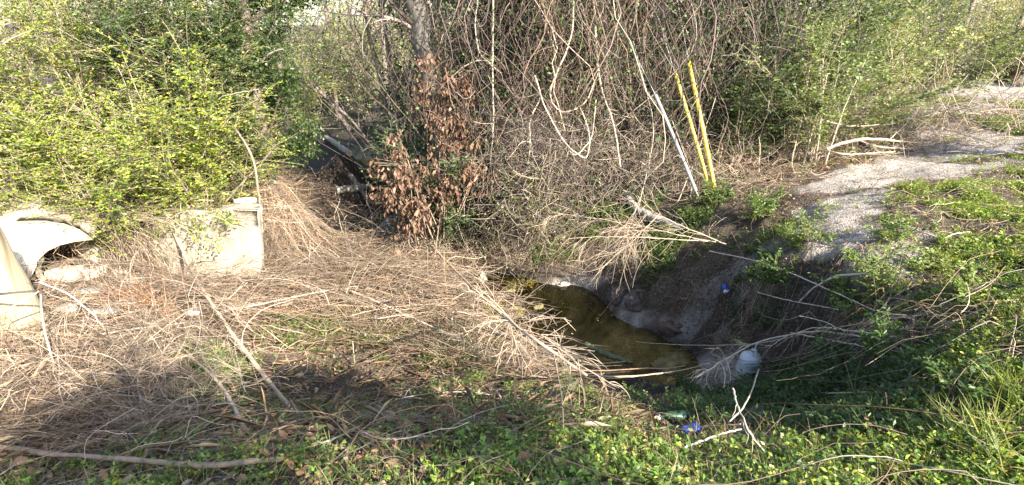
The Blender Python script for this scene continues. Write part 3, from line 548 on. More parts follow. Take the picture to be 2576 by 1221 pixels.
c_ = atD(1330, 500, 6.7); tangle('brush_heap', 'twiggy heap with drooping grey-green leaves below the rounded heap', 'brush', c_, (.5, .3, .6), 450, GREY + TAN, (.2, .6), nleaf=2600, leafc=[(.14,.17,.06),(.09,.12,.05),(.2,.2,.09)], L=.04, group='heaps of dead brush')
c_ = atD(1600, 420, 7.3); tangle('brush_heap', 'brown twig tangle below the grey guard', 'brush', c_, (1.2, .4, .4), 500, TAN + GREY, (.2, .8), (.002, .005), group='heaps of dead brush')
c_ = atD(1500, 435, 7.6); tangle('ivy_patch', 'dark ivy and vine tangle under the mottled leaning trunk', 'ivy', c_, (1.6, .5, .6), 700, GREY, (.2, .6), nleaf=3500, leafc=IV + [(.12,.18,.05)], L=.045)
c_ = at(1180, 575); tangle('brush_heap', 'pale curly stems below the dead brown leaves', 'brush', c_ + A([0, 0, .1]), (1.2, .6, .4), 700, TAN, (.3, 1.0), (.002, .005), .35, .1, group='heaps of dead brush', zb=.5, K=14)
c_ = at(1330, 600); tangle('brush_heap', 'curly tan stems arching over the back bank of the pool', 'brush', c_ + A([0, .15, .05]), (1.5, .35, .2), 500, TAN, (.3, 1.1), (.002, .005), .35, .1, group='heaps of dead brush', zb=.5, K=14)
c_ = at(1060, 640); tangle('brush_heap', 'dense tan twig heap at the fork of the creek', 'brush', c_ + A([0, 0, .1]), (1.3, .6, .25), 800, TAN, (.3, 1.1), (.002, .005), .3, .1, group='heaps of dead brush', zb=.4, K=12)
c_ = at(2150, 380); tangle('brush_heap', 'low heap of dry branches along the sand track', 'brush', c_ + A([0, .1, .12]), (2.4, .7, .4), 800, TAN + [(.32,.22,.15)], (.3, 1.2), (.0025, .006), .15, .05, group='heaps of dead brush', zb=.0)
c_ = at(2330, 300); tangle('brush_heap', 'farther heap of brown branches at the bend of the sand track', 'brush', c_ + A([0, .1, .1]), (2.6, .9, .3), 500, TAN + [(.30,.20,.14)], (.4, 1.4), (.004, .008), .15, .05, group='heaps of dead brush', zb=.0)
c_ = at(1830, 440); tangle('brush_heap', 'dry twigs around the feet of the guards', 'brush', c_ + A([0, .1, .1]), (1.6, .7, .3), 700, TAN + [(.30,.22,.16)], (.2, .9), (.002, .005), .2, .05, group='heaps of dead brush', zb=.2)

# ---- hanging dead brown leaves
def dead_spray(label, blobs, n_each, D, base):
    root = thing('dead_leaf_branch', label, 'dead branch', gz(atD(*base, D)), 'branches of dead brown leaves'); gb = Geo(); gl_ = Geo()
    b0 = gz(atD(*base, D))
    for (a, b_, ra, rb, nc) in blobs:
        cen = np.stack([atD(a + ra * x_, b_ + rb * y_, D + z_) for x_, y_, z_ in np.c_[rng.normal(size=nc) * .55, rng.normal(size=nc) * .55, rng.normal(size=nc) * .22]])
        mid_ = atD(a, b_ - rb * .6, D + .15)
        for c__ in cen[::3]: tubes(gb, resample([b0 * .5 + mid_ * .5 + rng.normal(size=3) * .1, mid_, c__ + A([0, 0, .05])], 10), np.linspace(.008, .003, 10), A((.26,.19,.14)), 4)
        for c__ in cen:
            n = int(n_each * U(.6, 1.4)); p = c__ + rng.normal(size=(n, 3)) * A([.05, .05, .05]); d = nrm(rdir(n) * A([.7, .7, .4]) + A([0, 0, -.9]))
            leaves(gl_, p, d, rdir(n) + A([.2, -.5, .2]), U(.055, .095, n), U(.024, .04, n), pick([(.22,.135,.09),(.16,.095,.065),(.32,.205,.14),(.11,.065,.045)], n, .25) * U(.55, 1.15) , True, .3)
    gb.build('twigs', M_TWIG, root); gl_.build('dead_leaves', M_DEAD, root)
dead_spray('reddish-brown dead leaves hanging high in front of the vine thicket', [(1195, 300, 25, 40, 8), (1100, 240, 70, 60, 34), (1070, 170, 40, 30, 8), (1160, 210, 30, 60, 14)], 9, 7.3, (1150, 520))
dead_spray('reddish-brown dead leaves hanging at mid height, right of the creek', [(1150, 330, 50, 55, 28), (1010, 370, 30, 30, 9), (1165, 400, 35, 40, 14), (1110, 300, 30, 30, 8)], 9, 7.0, (1140, 540))
dead_spray('lowest spray of dead brown leaves, hanging over the creek bed', [(1030, 440, 70, 45, 30), (985, 490, 40, 30, 16), (1050, 520, 40, 35, 14), (1120, 480, 45, 40, 16), (1030, 550, 25, 25, 8), (1205, 440, 25, 40, 8)], 9, 6.7, (1100, 570))
for px_, py_, lab in [(1090, 490, 'dark green leafy shrub inside the dead brown leaves'), (1170, 470, 'dark green shrub right of the dead brown leaves'), (1060, 380, 'dark green shrub behind the upper dead leaves')]:
    b_ = atD(px_, 560, 7.3); shrub('understory_shrub', lab, 'shrub', b_, (atD(px_, py_, 7.3)[2] - float(H(b_[0], b_[1]))) * 1.1 + .3, .45, 12, 26, 10, .06, .018, [(.05,.09,.03),(.09,.15,.04),(.04,.07,.025)], 'dark shrubs under the thicket', twL=.3)
# ================================================================== GROUND LAYER
def cand(n, ymin=.85, ymax=13, extra=1.12):
    y = ymin * (ymax / ymin) ** U(0, 1, n); x = U(-extra, extra, n) * (y * .95 + .9); z = H(x, y); return np.stack([x, y, z], -1)
C0 = cand(420000); cpx, cpy = proj(C0); cs = sandmask(C0[:, 0], C0[:, 1], C0[:, 2]); cwet = (C0[:, 2] < WATER + .05) | ((C0[:, 2] < WATER + .12) & (C0[:, 0] > -.35) & (C0[:, 1] < 6.5))
jx = cpx + 45 * vnoise(C0[:, 0], C0[:, 1], 3, 51) + 15 * vnoise(C0[:, 0], C0[:, 1], 9, 52); jy = cpy + 45 * vnoise(C0[:, 0], C0[:, 1], 3, 53) + 15 * vnoise(C0[:, 0], C0[:, 1], 9, 54)
clump = vnoise(C0[:, 0], C0[:, 1], 2.2, 61) * .6 + vnoise(C0[:, 0], C0[:, 1], 7, 62) * .5
def sel(n, polys, keep=1.0, sand=.35, cl=None):
    """indices of candidate points in polygon regions: polys = [(polygon, weight)]"""
    w = np.zeros(len(C0))
    for p, k in polys: w = np.maximum(w, inpoly(jx, jy, p) * k)
    w = w * np.clip(1 - cs / sand, 0, 1) * (~cwet)
    if cl is not None: w = w * np.clip((clump - cl) * 3, .03, 1)
    idx = np.where(U(0, 1, len(w)) < w)[0]
    return rng.permutation(idx)[:n]
BOT = [(-500,1130),(300,1150),(760,1140),(900,1080),(1250,1090),(1480,1100),(1700,1120),(1950,1120),(2050,1060),(2350,1000),(2450,880),(3000,800),(3000,1700),(-500,1700)]
MID = [(640,900),(800,960),(1000,930),(1200,900),(1420,930),(1520,1000),(1700,1100),(1500,1130),(900,1110),(600,1150),(300,1150),(450,1000)]
MID2 = [(950,925),(1420,925),(1520,1010),(1650,1090),(1400,1060),(1150,980)]
GP1 = [(450,860),(640,860),(700,1000),(600,1080),(420,1080)]
GP2 = [(1340,470),(1640,470),(1760,560),(1700,680),(1350,640)]
GP3 = [(2150,430),(2900,380),(2900,1000),(2350,1000),(2050,760),(2100,640)]
GP4 = [(2250,225),(2900,235),(2900,400),(2350,330)]
GP5 = [(1750,470),(2000,520),(2080,640),(1950,760),(1750,650)]
GP6 = [(1700,960),(2150,900),(2350,960),(2300,1100),(1950,1120),(1750,1080)]
GP7 = [(950,800),(1200,760),(1250,930),(800,960),(640,900),(700,780)]
GP8 = [(1500,560),(1900,600),(2000,860),(1800,860),(1560,740)]
YG = [(.20,.33,.04),(.29,.39,.05),(.14,.25,.035),(.40,.40,.08),(.08,.15,.03)]
def stuffo(name, g, m, label): return tag(g.build(name, m), label, name.replace('_', ' '), kind='stuff')

# clover
def clover(i, h, L, cols):
    P = C0[i]; n = len(i); hh = U(*h, n); st = np.stack([P, P + np.c_[rng.normal(size=(n, 2)) * .012, hh]], 1)
    st = np.stack([P, P * .5 + st[:, 1] * .5 + rng.normal(size=(n, 3)) * .003, st[:, 1]], 1)
    tubes(g, st, .0011, A([.16, .22, .07]), 3)
    tilt = rng.normal(size=(n, 3)) * .33 + A([.15, -.2, 1]); a0 = U(0, 2 * math.pi, n); sz = U(*L, n); cc = pick(cols, n, .25)
    e1 = nrm(np.cross(tilt, A([[1., 0, 0]]))); e2 = nrm(np.cross(tilt, e1))
    for k in range(3):
        th = a0 + k * 2.094; d = e1 * np.cos(th)[:, None] + e2 * np.sin(th)[:, None]
        leaves(g, st[:, 2], d, tilt, sz, sz * .85, cc, True, -.12)
g = Geo()
CL = [(.16,.31,.04),(.22,.37,.05),(.11,.21,.03),(.30,.39,.07),(.36,.34,.08),(.07,.13,.03)]
clover(sel(17000, [(BOT, .9)], cl=-.1), (.01, .06), (.006, .0125), CL)
clover(sel(2600, [(BOT, .9)], cl=.15), (.03, .09), (.012, .018), CL)
clover(sel(3500, [(GP1, 1), (GP7, .25)], cl=-.3), (.01, .05), (.010, .018), [(.13,.22,.04),(.16,.25,.05)])
stuffo('clover', g, M_LEAF, 'bright green clover covering the near bank and the hollow')
# leafy weeds
def weeds(i, h, nl, L, cols, lean=.35, wr=.4):
    n = len(i); P = C0[i]; st = wander(P, np.c_[rng.normal(size=(n, 2)) * lean, np.ones(n)], U(*h, n), 5, .12, .02)
    tubes(g, st, .0013, A([.17, .19, .08]), 3); q = n * nl; ii = np.repeat(np.arange(n), nl); p, t = onpath(st, ii, np.clip(np.tile(np.linspace(.2, 1, nl), n) + U(-.05, .05, q), 0, .999))
    th = U(0, 6.28, q); d = np.stack([np.cos(th), np.sin(th), U(-.1, .7, q)], -1); sz = U(*L, q)
    leaves(g, p, d, rdir(q, 1.2), sz, sz * U(wr * .8, wr * 1.3, q), pick(cols, q, .2) * np.repeat(U(.75, 1.25, n), nl)[:, None])
g = Geo()
WG = [(.12,.21,.04),(.17,.27,.05),(.07,.13,.03),(.25,.31,.07),(.28,.20,.10)]
weeds(sel(4200, [(BOT, .8), (GP1, .5)], cl=-.1), (.03, .13), 7, (.012, .03), WG + YG)
weeds(sel(900, [(BOT, .8)], cl=.1), (.04, .12), 6, (.022, .036), [(.12,.2,.045),(.18,.26,.06),(.26,.28,.08)], wr=.4)
weeds(sel(2600, [([(2250,880),(2900,700),(2900,1500),(1950,1500),(1950,1180),(2250,1100)], 1)], cl=-.1), (.03, .12), 7, (.014, .034), YG)
weeds(sel(4200, [(GP2, 1)], cl=-.2), (.04, .13), 9, (.016, .034), [(.13,.21,.05),(.17,.25,.06),(.09,.15,.04)])
weeds(sel(3000, [(MID, .5), (MID2, 1)], cl=.05), (.03, .12), 8, (.012, .028), [(.15,.22,.05),(.19,.25,.07),(.1,.16,.04)])
weeds(sel(2600, [(GP5, 1)], cl=.1), (.03, .10), 9, (.014, .03), WG + [(.15,.24,.05)])
weeds(sel(4200, [([(2180,640),(2900,560),(2900,1000),(2350,1000),(2150,800)], 1)], cl=-.35, sand=.6), (.03, .11), 7, (.014, .032), YG)
weeds(sel(7500, [(GP3, 1)], cl=.0, sand=.35), (.02, .10), 7, (.014, .038), YG)
weeds(sel(1500, [([(1980,330),(2900,200),(2900,700),(2000,700)], 1)], cl=.1, sand=1.6), (.02, .09), 7, (.014, .034), YG)
weeds(sel(3400, [(GP4, 1)], cl=-.1, sand=.4), (.03, .10), 7, (.03, .055), [(.15,.22,.06),(.2,.25,.07)])
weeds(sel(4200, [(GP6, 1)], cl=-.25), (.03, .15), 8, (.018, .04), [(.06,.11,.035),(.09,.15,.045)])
weeds(sel(4500, [(GP7, .9)], cl=-.2), (.04, .14), 7, (.014, .03), WG)
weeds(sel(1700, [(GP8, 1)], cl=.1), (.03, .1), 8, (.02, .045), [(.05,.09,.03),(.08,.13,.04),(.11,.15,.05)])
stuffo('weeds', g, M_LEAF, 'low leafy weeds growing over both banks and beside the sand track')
# grass
def grass(i, h, w, cols, lean=.6, per=1, grav=.12):
    n = len(i) * per; P = np.repeat(C0[i], per, 0) + rng.normal(size=(n, 3)) * A([.012, .012, 0]); a = wander(P, np.c_[rng.normal(size=(n, 2)) * lean, np.ones(n)], U(*h, n), 5, .05, grav)
    s = nrm(np.cross(a[:, 1] - a[:, 0], rdir(n, 0, .3)))[:, None] * (U(*w, n)[:, None, None] * .5) * A([1, .95, .8, .5, .05])[None, :, None]
    V = np.stack([a - s, a + s], 2).reshape(-1, 3); b = np.arange(n)[:, None, None] * 10; k = np.arange(4)[None, :, None] * 2
    g.add(V, (b + k + A([0, 1, 3, 2])).reshape(-1, 4), None, np.repeat(pick(cols, n, .25), 10, 0))
g = Geo(); GG = [(.16,.26,.05),(.22,.31,.06),(.28,.30,.10),(.10,.18,.04)]
grass(sel(2200, [(MID, .6), (MID2, 1)], cl=.0), (.04, .13), (.002, .004), GG + [(.40,.33,.2)], per=2)
grass(sel(6500, [(BOT, 1)], cl=-.5), (.04, .16), (.0018, .004), GG + [(.40,.33,.2),(.3,.24,.15),(.24,.3,.08)], per=2)
grass(sel(3500, [(GP3, 1), (GP4, .8)], cl=-.1, sand=.5), (.04, .12), (.003, .006), GG + [(.38,.30,.19)], per=2)
grass(sel(1800, [(GP5, .5), (GP6, 1), (GP2, .4)], cl=-.1), (.05, .18), (.003, .005), GG, per=2)
stuffo('grass', g, M_GRASS, 'sparse short grass blades among the weeds on the banks')
# dead leaves and crumbs on the ground
g = Geo()
ALL = [(-500,400),(3000,200),(3000,1700),(-500,1700)]
def litter(i, L, cols, up=.01):
    n = len(i); p = C0[i] + A([0, 0, up]); sz = U(*L, n); leaves(g, p, rdir(n, .1, .3), nrm(rdir(n, 1.6)), sz, sz * U(.35, .7, n), pick(cols, n, .3), True, .25)
DL = [(.30,.21,.13),(.22,.14,.09),(.38,.29,.19),(.16,.11,.075),(.34,.20,.12)]
litter(sel(26000, [(LITTER, 1), (ALL, .3)], sand=.8), (.008, .042), DL)
litter(sel(2600, [(LITTER, 1), (MID, .6), (BOT, .6)], sand=.8), (.04, .075), DL, .03)
litter(sel(5000, [([(2050,380),(2250,340),(2300,370),(2100,410)], 1), ([(600,380),(900,420),(900,620),(600,560)], .8)], sand=3), (.03, .06), DL)
litter(sel(5000, [([(2200,230),(2900,250),(2900,720),(2250,700)], .5), ([(1500,380),(2000,420),(2100,560),(1700,520)], 1)], sand=.6), (.012, .035), DL)
litter(sel(3500, [([(1950,340),(2900,200),(2900,760),(2000,760)], 1)], sand=4), (.012, .035), DL)
Cw = np.c_[U(-.3, 2.0, 900), U(3.6, 6.2, 900), np.zeros(900)]; Cw[:, 2] = WATER + .002; hz_ = H(Cw[:, 0], Cw[:, 1]); Cw = Cw[(hz_ < WATER - .003) & ((hz_ > WATER - .045) | (U(0, 1, 900) < .12))]; nw = len(Cw)
if nw: leaves(g, Cw, rdir(nw, 0, .03), rdir(nw, 6, .1), U(.012, .04, nw), U(.008, .02, nw), pick(DL + [(.35,.32,.10)], nw, .3), True, .03)
flat = sel(7000, [(LITTER, 1), (MID, .5)], sand=3, cl=-.6); nf = len(flat); leaves(g, C0[flat] + np.c_[np.zeros((nf, 2)), U(.01, .07, nf)], nrm(rng.normal(size=(nf, 3)) * A([1, .5, .12])), nrm(rdir(nf, 1.2)), U(.05, .26, nf), U(.004, .011, nf), pick([(.34,.25,.165),(.42,.33,.23),(.24,.165,.11),(.17,.12,.085),(.38,.26,.16)], nf, .3), True, .2)
weedy = sel(2500, [(ALL, 1)], sand=6); litter(weedy, (.006, .02), DL)
stuffo('leaf_litter', g, M_DEAD, 'fallen brown leaves and bark crumbs scattered on the ground')
BANKP = [(1430,660),(1800,640),(2060,640),(2050,860),(1820,880),(1560,760)]
# gravelly sand crumbs
g = Geo(); w = np.clip(cs, 0, 1) * .5 + .04; i = np.where(U(0, 1, len(w)) < w)[0]; i = rng.permutation(i)[:14000]; n = len(i); sz = U(.002, .007, n)
V = C0[i][:, None] + rng.normal(size=(n, 5, 3)) * .15 * sz[:, None, None] + A([[1,0,0],[0,1,0],[-1,0,0],[0,-1,0],[0,0,.9]])[None] * sz[:, None, None]
b = np.arange(n)[:, None, None] * 5; g.add(V, None, (b + A([[0,1,4],[1,2,4],[2,3,4],[3,0,4]])).reshape(-1, 3), np.repeat(pick([(.42,.38,.33),(.3,.27,.23),(.5,.46,.4)], n), 5, 0))
i = sel(2600, [(BANKP, 1)], sand=9); n = len(i); sz = U(.004, .02, n) * U(.5, 1, n)
V = C0[i][:, None] + rng.normal(size=(n, 5, 3)) * .25 * sz[:, None, None] + A([[1,0,0],[0,1,0],[-1,0,0],[0,-1,0],[0,0,.8]])[None] * sz[:, None, None]
b = np.arange(n)[:, None, None] * 5; g.add(V, None, (b + A([[0,1,4],[1,2,4],[2,3,4],[3,0,4]])).reshape(-1, 3), np.repeat(pick([(.12,.09,.07),(.07,.055,.045),(.3,.26,.22)], n), 5, 0))
stuffo('gravel', g, M_STONE, 'small pale stones and crumbs on the sand')
# dry straw
STR = TAN + [(.47,.38,.27),(.40,.30,.20),(.24,.18,.13),(.33,.26,.19)]
def straws(i, length, r, dirs, spread, hmax, wig=.10, grav=.03, cols=STR, K=9, follow=.5, dz=.1, fork=.35, bank=.012):
    """dead stems: each starts near the ground, springs up a little and falls back; some are forked"""
    n = len(i); P = C0[i] + np.c_[np.zeros((n, 2)), U(0, 1, n) ** 2 * hmax]; d = nrm(A(dirs)[rng.integers(0, len(dirs), n)] * np.where(U(0, 1, n) < .5, 1, -1)[:, None]) + rng.normal(size=(n, 3)) * A([spread, spread, spread * .3])
    any_ = U(0, 1, n) < .38; d[any_] = rdir(int(any_.sum()), .2, .5); d[:, 2] += dz; ln = length[0] + (length[1] - length[0]) * U(0, 1, n) ** 2
    rr = r[0] + (r[1] - r[0]) * U(0, 1, n) ** 1.5; cc = pick(cols + [(.30,.19,.11),(.36,.25,.16),(.2,.14,.09)], n, .3) * (U(.55, 1.2, n) * (.88 + .4 * vnoise(P[:, 0], P[:, 1], 2.3, 71) + .25 * vnoise(P[:, 0], P[:, 1], 7, 72)))[:, None]
    def put(P, d, ln, rr, cc):
        a = wander(P, d, ln, K, wig, grav); gr = H(a[..., 0], a[..., 1]); low = np.maximum(gr + bank * U(.2, 1, len(P))[:, None], np.minimum(a[..., 2], gr + hmax * 1.3))
        a[..., 2] = np.maximum(low, gr + .003); tubes(g, a, rr[:, None] * np.linspace(1, .5, K)[None], cc, 3); return a
    a = put(P, d, ln, rr, cc); m = int(n * fork)
    if m:
        j = rng.integers(0, n, m); t = U(.2, .8, m); p, tn = onpath(a, j, t); put(p, nrm(tn + rdir(m, .1, .5) * .9), ln[j] * U(.3, .6, m), rr[j] * .75, cc[j])
# thatch of the twig slope beside the creek
S1 = [(640,400),(760,480),(1000,600),(1060,650),(650,650)]
straws(sel(2600, [(S1, 1)], sand=5), (.25, 1.1), (.0015, .004), [(.8,-.75,0),(.5,-.9,0),(1,-.1,0)], .45, .25, wig=.09)
S2 = [(440,725),(660,690),(700,620),(1250,640),(1240,860),(1450,950),(1000,930),(700,800),(480,800)]
straws(sel(6500, [(S2, 1)], sand=1.6, cl=-.45), (.06, .7), (.0012, .0034), [(1,-.35,0),(1,.15,0),(.7,-.8,0)], .55, .16, wig=.16)
straws(sel(620, [(S2, 1), (S1, .6)], sand=5), (.3, 1.3), (.003, .009), [(1,-.3,0),(1,.2,0),(.8,-.7,0),(.9,-.6,0)], .25, .22, wig=.05, cols=[(.52,.44,.34),(.42,.33,.24)], grav=.02)
S2b = [(650,560),(1100,600),(1250,660),(1230,800),(900,740),(640,720)]
straws(sel(2600, [(S2b, 1)], sand=5, cl=-.3), (.15, .9), (.0012, .003), [(1,-.35,0),(.7,-.8,0),(.9,.4,0)], .6, .25, wig=.2)
HB = [(280,800),(520,740),(800,690),(1100,720),(1260,800),(1240,850),(1000,790),(760,760),(560,790),(440,850)]
straws(sel(2200, [(HB, 1)], sand=5), (.3, 1.2), (.0015, .0042), [(1,.12,0),(1,-.1,0),(.9,-.4,0)], .28, .4, wig=.06, dz=.05, bank=.1)
S3 = [(-500,800),(120,850),(300,790),(480,800),(470,880),(440,1130),(-500,1200)]
straws(sel(9000, [(S3, 1)], sand=5, cl=-.7), (.06, .6), (.0007, .002), [(1,.1,0),(1,.35,0),(1,-.2,0)], .4, .12, wig=.2)
straws(sel(260, [(S3, 1), (BOT, .25)], sand=5), (.3, 1.0), (.002, .0045), [(1,.15,0),(.9,-.4,0)], .4, .15, wig=.12, cols=[(.45,.37,.28),(.33,.27,.2)])
S4 = [(-500,700),(60,720),(300,690),(440,720),(480,800),(100,840),(-500,800)]
straws(sel(1000, [(S4, 1)], sand=1.2), (.15, .8), (.0012, .003), [(1,.1,0),(.8,-.6,0)], .5, .3, wig=.2)
S5 = [(560,830),(1450,940),(1650,1080),(1200,1110),(700,1110),(440,1130)]
straws(sel(3200, [(S5, 1)], sand=5, cl=-.2), (.06, .5), (.0008, .0024), [(1,-.1,0),(.7,-.6,0),(.6,.7,0)], .7, .06, wig=.18)
straws(sel(5200, [(BOT, .6), (GP6, .4), (GP3, .25)], sand=1), (.05, .4), (.0007, .0018), [(1,0,0),(.6,.6,0)], .8, .07, wig=.16)
S6 = [(1050,540),(1500,560),(1800,700),(1900,900),(1700,820),(1480,660),(1240,700),(1100,680)]
straws(sel(900, [(S6, 1)], sand=.4), (.1, .7), (.0012, .003), [(1,-.2,0),(.4,-.9,0)], .8, .15, wig=.22)
straws(sel(450, [(BANKP, 1)], sand=9), (.06, .4), (.0012, .0045), [(.3,-.5,-.6),(1,.1,0)], .7, .1, wig=.25, grav=.1, cols=[(.16,.12,.09),(.26,.2,.15),(.10,.075,.06)])
S7 = [(1500,430),(2000,400),(2250,350),(2400,300),(2300,350),(2080,410),(1960,470),(2050,560),(1900,540)]
straws(sel(2200, [(S7, 1), (GP3, .2)], sand=.55), (.08, .6), (.0015, .004), [(1,.1,0),(.8,.6,0)], .7, .1, wig=.16)
S8 = [(1880,640),(2250,780),(2500,840),(2350,930),(1800,980),(1760,900),(1850,760)]
straws(sel(330, [(S8, 1)], sand=1), (.2, 1.0), (.0015, .004), [(1,.25,0),(1,.5,0)], .4, .25, wig=.08, cols=TAN)
stuffo('dry_straw', g, M_TWIG, 'bleached dead stems and straw lying thick over the debris and banks')

# ================================================================== SINGLE PLANTS
def tuft(name, label, cat, c, n, h, w, cols, lean=.6, rad=.06, grav=.1, group=None, bias=(0, 0)):
    global g
    g0 = g; g = Geo(); c = A(c); P = np.repeat(c[None], n, 0) + np.c_[rng.normal(size=(n, 2)) * rad, np.zeros(n)]; P[:, 2] = H(P[:, 0], P[:, 1]) - .01
    a = wander(P, np.c_[rng.normal(size=(n, 2)) * lean + A(bias), np.ones(n)], U(*h, n), 6, .04, grav)
    s = nrm(np.cross(a[:, 1] - a[:, 0], rdir(n, 0, .3)))[:, None] * (U(*w, n)[:, None, None] * .5) * A([.8, 1, .95, .75, .45, .04])[None, :, None]
    V = np.stack([a - s, a + s], 2).reshape(-1, 3); b = np.arange(n)[:, None, None] * 12; k = np.arange(5)[None, :, None] * 2
    g.add(V, (b + k + A([0, 1, 3, 2])).reshape(-1, 4), None, np.repeat(pick(cols, n, .2), 12, 0))
    o = tag(g.build(name, M_GRASS), label, cat, group); g = g0; return o
TGp = 'grass tufts on the near bank'
for px_, py_, n, h, w, lab, cc in [(2470, 1120, 240, (.12, .27), (.003, .007), 'big sunlit grass tuft at the lower right', [(.2,.27,.06),(.27,.31,.09),(.15,.22,.05),(.35,.33,.17)]),
    (2560, 1010, 180, (.12, .26), (.003, .007), 'bright grass tuft at the right edge above the big one', [(.18,.26,.05),(.24,.29,.08)]),
    (2330, 1100, 90, (.1, .25), (.003, .006), 'small grass tuft left of the big sunlit one', [(.12,.19,.05)]),
    (1570, 1060, 120, (.08, .2), (.003, .005), 'fine grass tuft on the near bank below the pool', [(.15,.22,.06),(.2,.25,.08)]),
    (945, 1010, 14, (.1, .22), (.004, .007), 'few long bright blades standing in the shade, left of centre', [(.15,.25,.05)]),
    (2530, 1190, 120, (.1, .3), (.003, .007), 'grass tuft in the lower right corner', [(.2,.26,.08),(.3,.3,.15)]),
    (2550, 820, 90, (.1, .22), (.004, .007), 'yellow-green grass tuft at the right edge, middle height', [(.24,.28,.08)])]:
    tuft('grass_tuft', lab, 'grass tuft', at(px_, py_), n, h, w, cc, group=TGp, bias=(-.25, -.1))
tuft('dry_grass_clump', 'rusty orange clump of dead grass on the debris heap', 'grass clump', at(420, 800), 900, (.3, .6), (.003, .005), [(.46,.26,.14),(.38,.2,.10),(.52,.33,.2)], lean=.35, rad=.05, grav=.2, bias=(-.9, -.1))
tuft('dry_grass_clump', 'brown withered grass hanging over the shaded hollow', 'grass clump', at(420, 880) + A([0, 0, .02]), 320, (.15, .35), (.0012, .0025), [(.30,.22,.14),(.38,.28,.18),(.22,.15,.1)], lean=.6, rad=.09, grav=.25, bias=(.2, -.5))
tuft('dry_grass_clump', 'withered grass clump beside the shaded log end', 'grass clump', at(300, 1075), 240, (.12, .3), (.001, .002), [(.30,.23,.16),(.4,.31,.22)], lean=.7, rad=.1, grav=.2)
tuft('dry_grass_clump', 'heap of dry brown grass at the lower middle right, by the bent stalks', 'grass clump', at(1850, 1130), 420, (.1, .26), (.001, .0025), [(.38,.28,.18),(.28,.2,.13),(.46,.37,.25)], lean=.9, rad=.12, grav=.15)
for px_, py_, lab in [(1310, 735, 'yellow moss and weed at the back left of the pool'), (1390, 790, 'yellow-green weed hanging into the left end of the pool'), (1265, 800, 'yellow weed on the left shore of the pool')]:
    shrub('pool_weed', lab, 'weed', at(px_, py_), .17, .26, 18, 16, 12, .017, .008, [(.40,.31,.05),(.31,.28,.05),(.22,.22,.05)], 'yellow weeds at the pool', twL=.1, t0=.05, r0=.002, up=.1, stemc=[(.3,.25,.1)])
WP = 'leafy weeds standing on the banks'
for px_, py_, h, sp, ns, nt, L, lab, cc in [(1900, 560, .38, .24, 9, 12, .035, 'bushy green weed at the foot of the yellow guards', [(.13,.21,.05),(.10,.16,.04)]),
    (1800, 520, .3, .22, 8, 10, .035, 'low green weed just left below the yellow guards', [(.10,.17,.04)]), (2040, 610, .3, .25, 8, 9, .03, 'sprawling weed on the edge of the sand mound', [(.15,.2,.07)]),
    (2230, 610, .22, .3, 9, 10, .03, 'flat green weed on the shaded sand mound', [(.12,.19,.05),(.16,.22,.06)]), (2200, 735, .38, .28, 9, 10, .035, 'leafy plant with reddish stem standing above the hollow', [(.13,.2,.05),(.17,.23,.06)]),
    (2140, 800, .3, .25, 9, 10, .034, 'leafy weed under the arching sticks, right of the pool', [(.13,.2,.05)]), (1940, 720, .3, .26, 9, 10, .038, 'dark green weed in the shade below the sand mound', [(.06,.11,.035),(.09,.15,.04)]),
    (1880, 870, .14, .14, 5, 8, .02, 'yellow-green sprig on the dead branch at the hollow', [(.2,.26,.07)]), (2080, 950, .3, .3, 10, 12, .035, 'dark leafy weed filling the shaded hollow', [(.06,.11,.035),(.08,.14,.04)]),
    (2250, 930, .25, .3, 10, 12, .032, 'shaded weed right of the hollow', [(.08,.14,.04)]), (1600, 1010, .17, .12, 6, 8, .02, 'slender leafy weed on the crest below the pool', [(.15,.23,.06)]),
    (1680, 1040, .18, .14, 7, 8, .022, 'pale green weed right of the slender one', [(.15,.23,.06)]), (500, 940, .16, .2, 8, 10, .024, 'green weed in the sunlit hollow, lower left', [(.13,.22,.04)]),
    (2350, 700, .2, .25, 8, 9, .03, 'yellow-green weed on the right bank', [(.2,.25,.07)]), (2450, 760, .22, .25, 8, 9, .03, 'tall weed right of the shaded sand', [(.18,.25,.06)]), (2420, 1010, .2, .2, 8, 9, .03, 'dark broad weed above the big grass tuft', [(.08,.14,.04)]),
    (1500, 540, .2, .4, 10, 12, .03, 'bright weed patch at the foot of the thicket', [(.15,.25,.05)]), (1420, 590, .25, .3, 9, 10, .035, 'dark weed behind the back bank of the pool', [(.07,.12,.04)]), (2280, 350, .4, .2, 7, 9, .03, 'upright leafy sprout at the track bend', [(.12,.19,.06)])]:
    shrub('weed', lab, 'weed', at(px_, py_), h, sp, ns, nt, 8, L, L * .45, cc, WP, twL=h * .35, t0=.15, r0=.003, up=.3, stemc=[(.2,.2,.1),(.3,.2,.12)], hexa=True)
# broad leaves near the camera
for px_, py_, lab in [(1000, 1140, 'dull green and reddish bramble in the lower middle'), (1150, 1100, 'reddish bramble on the shaded part of the near bank'), (1320, 1090, 'broad-leaved dark weed below the pool'), (2180, 1140, 'cluster of round green leaves at the lower right'), (820, 1160, 'bramble leaves right of the log end'), (1680, 1140, 'reddish seedling patch left of the bent stalks')]:
    shrub('bramble', lab, 'bramble', at(px_, py_), .10, .2, 8, 6, 5, .024, .013, [(.08,.14,.04),(.12,.18,.05),(.22,.12,.08)], 'brambles on the near bank', twL=.07, t0=.2, r0=.0022, up=.3, stemc=[(.26,.15,.1)], hexa=True)

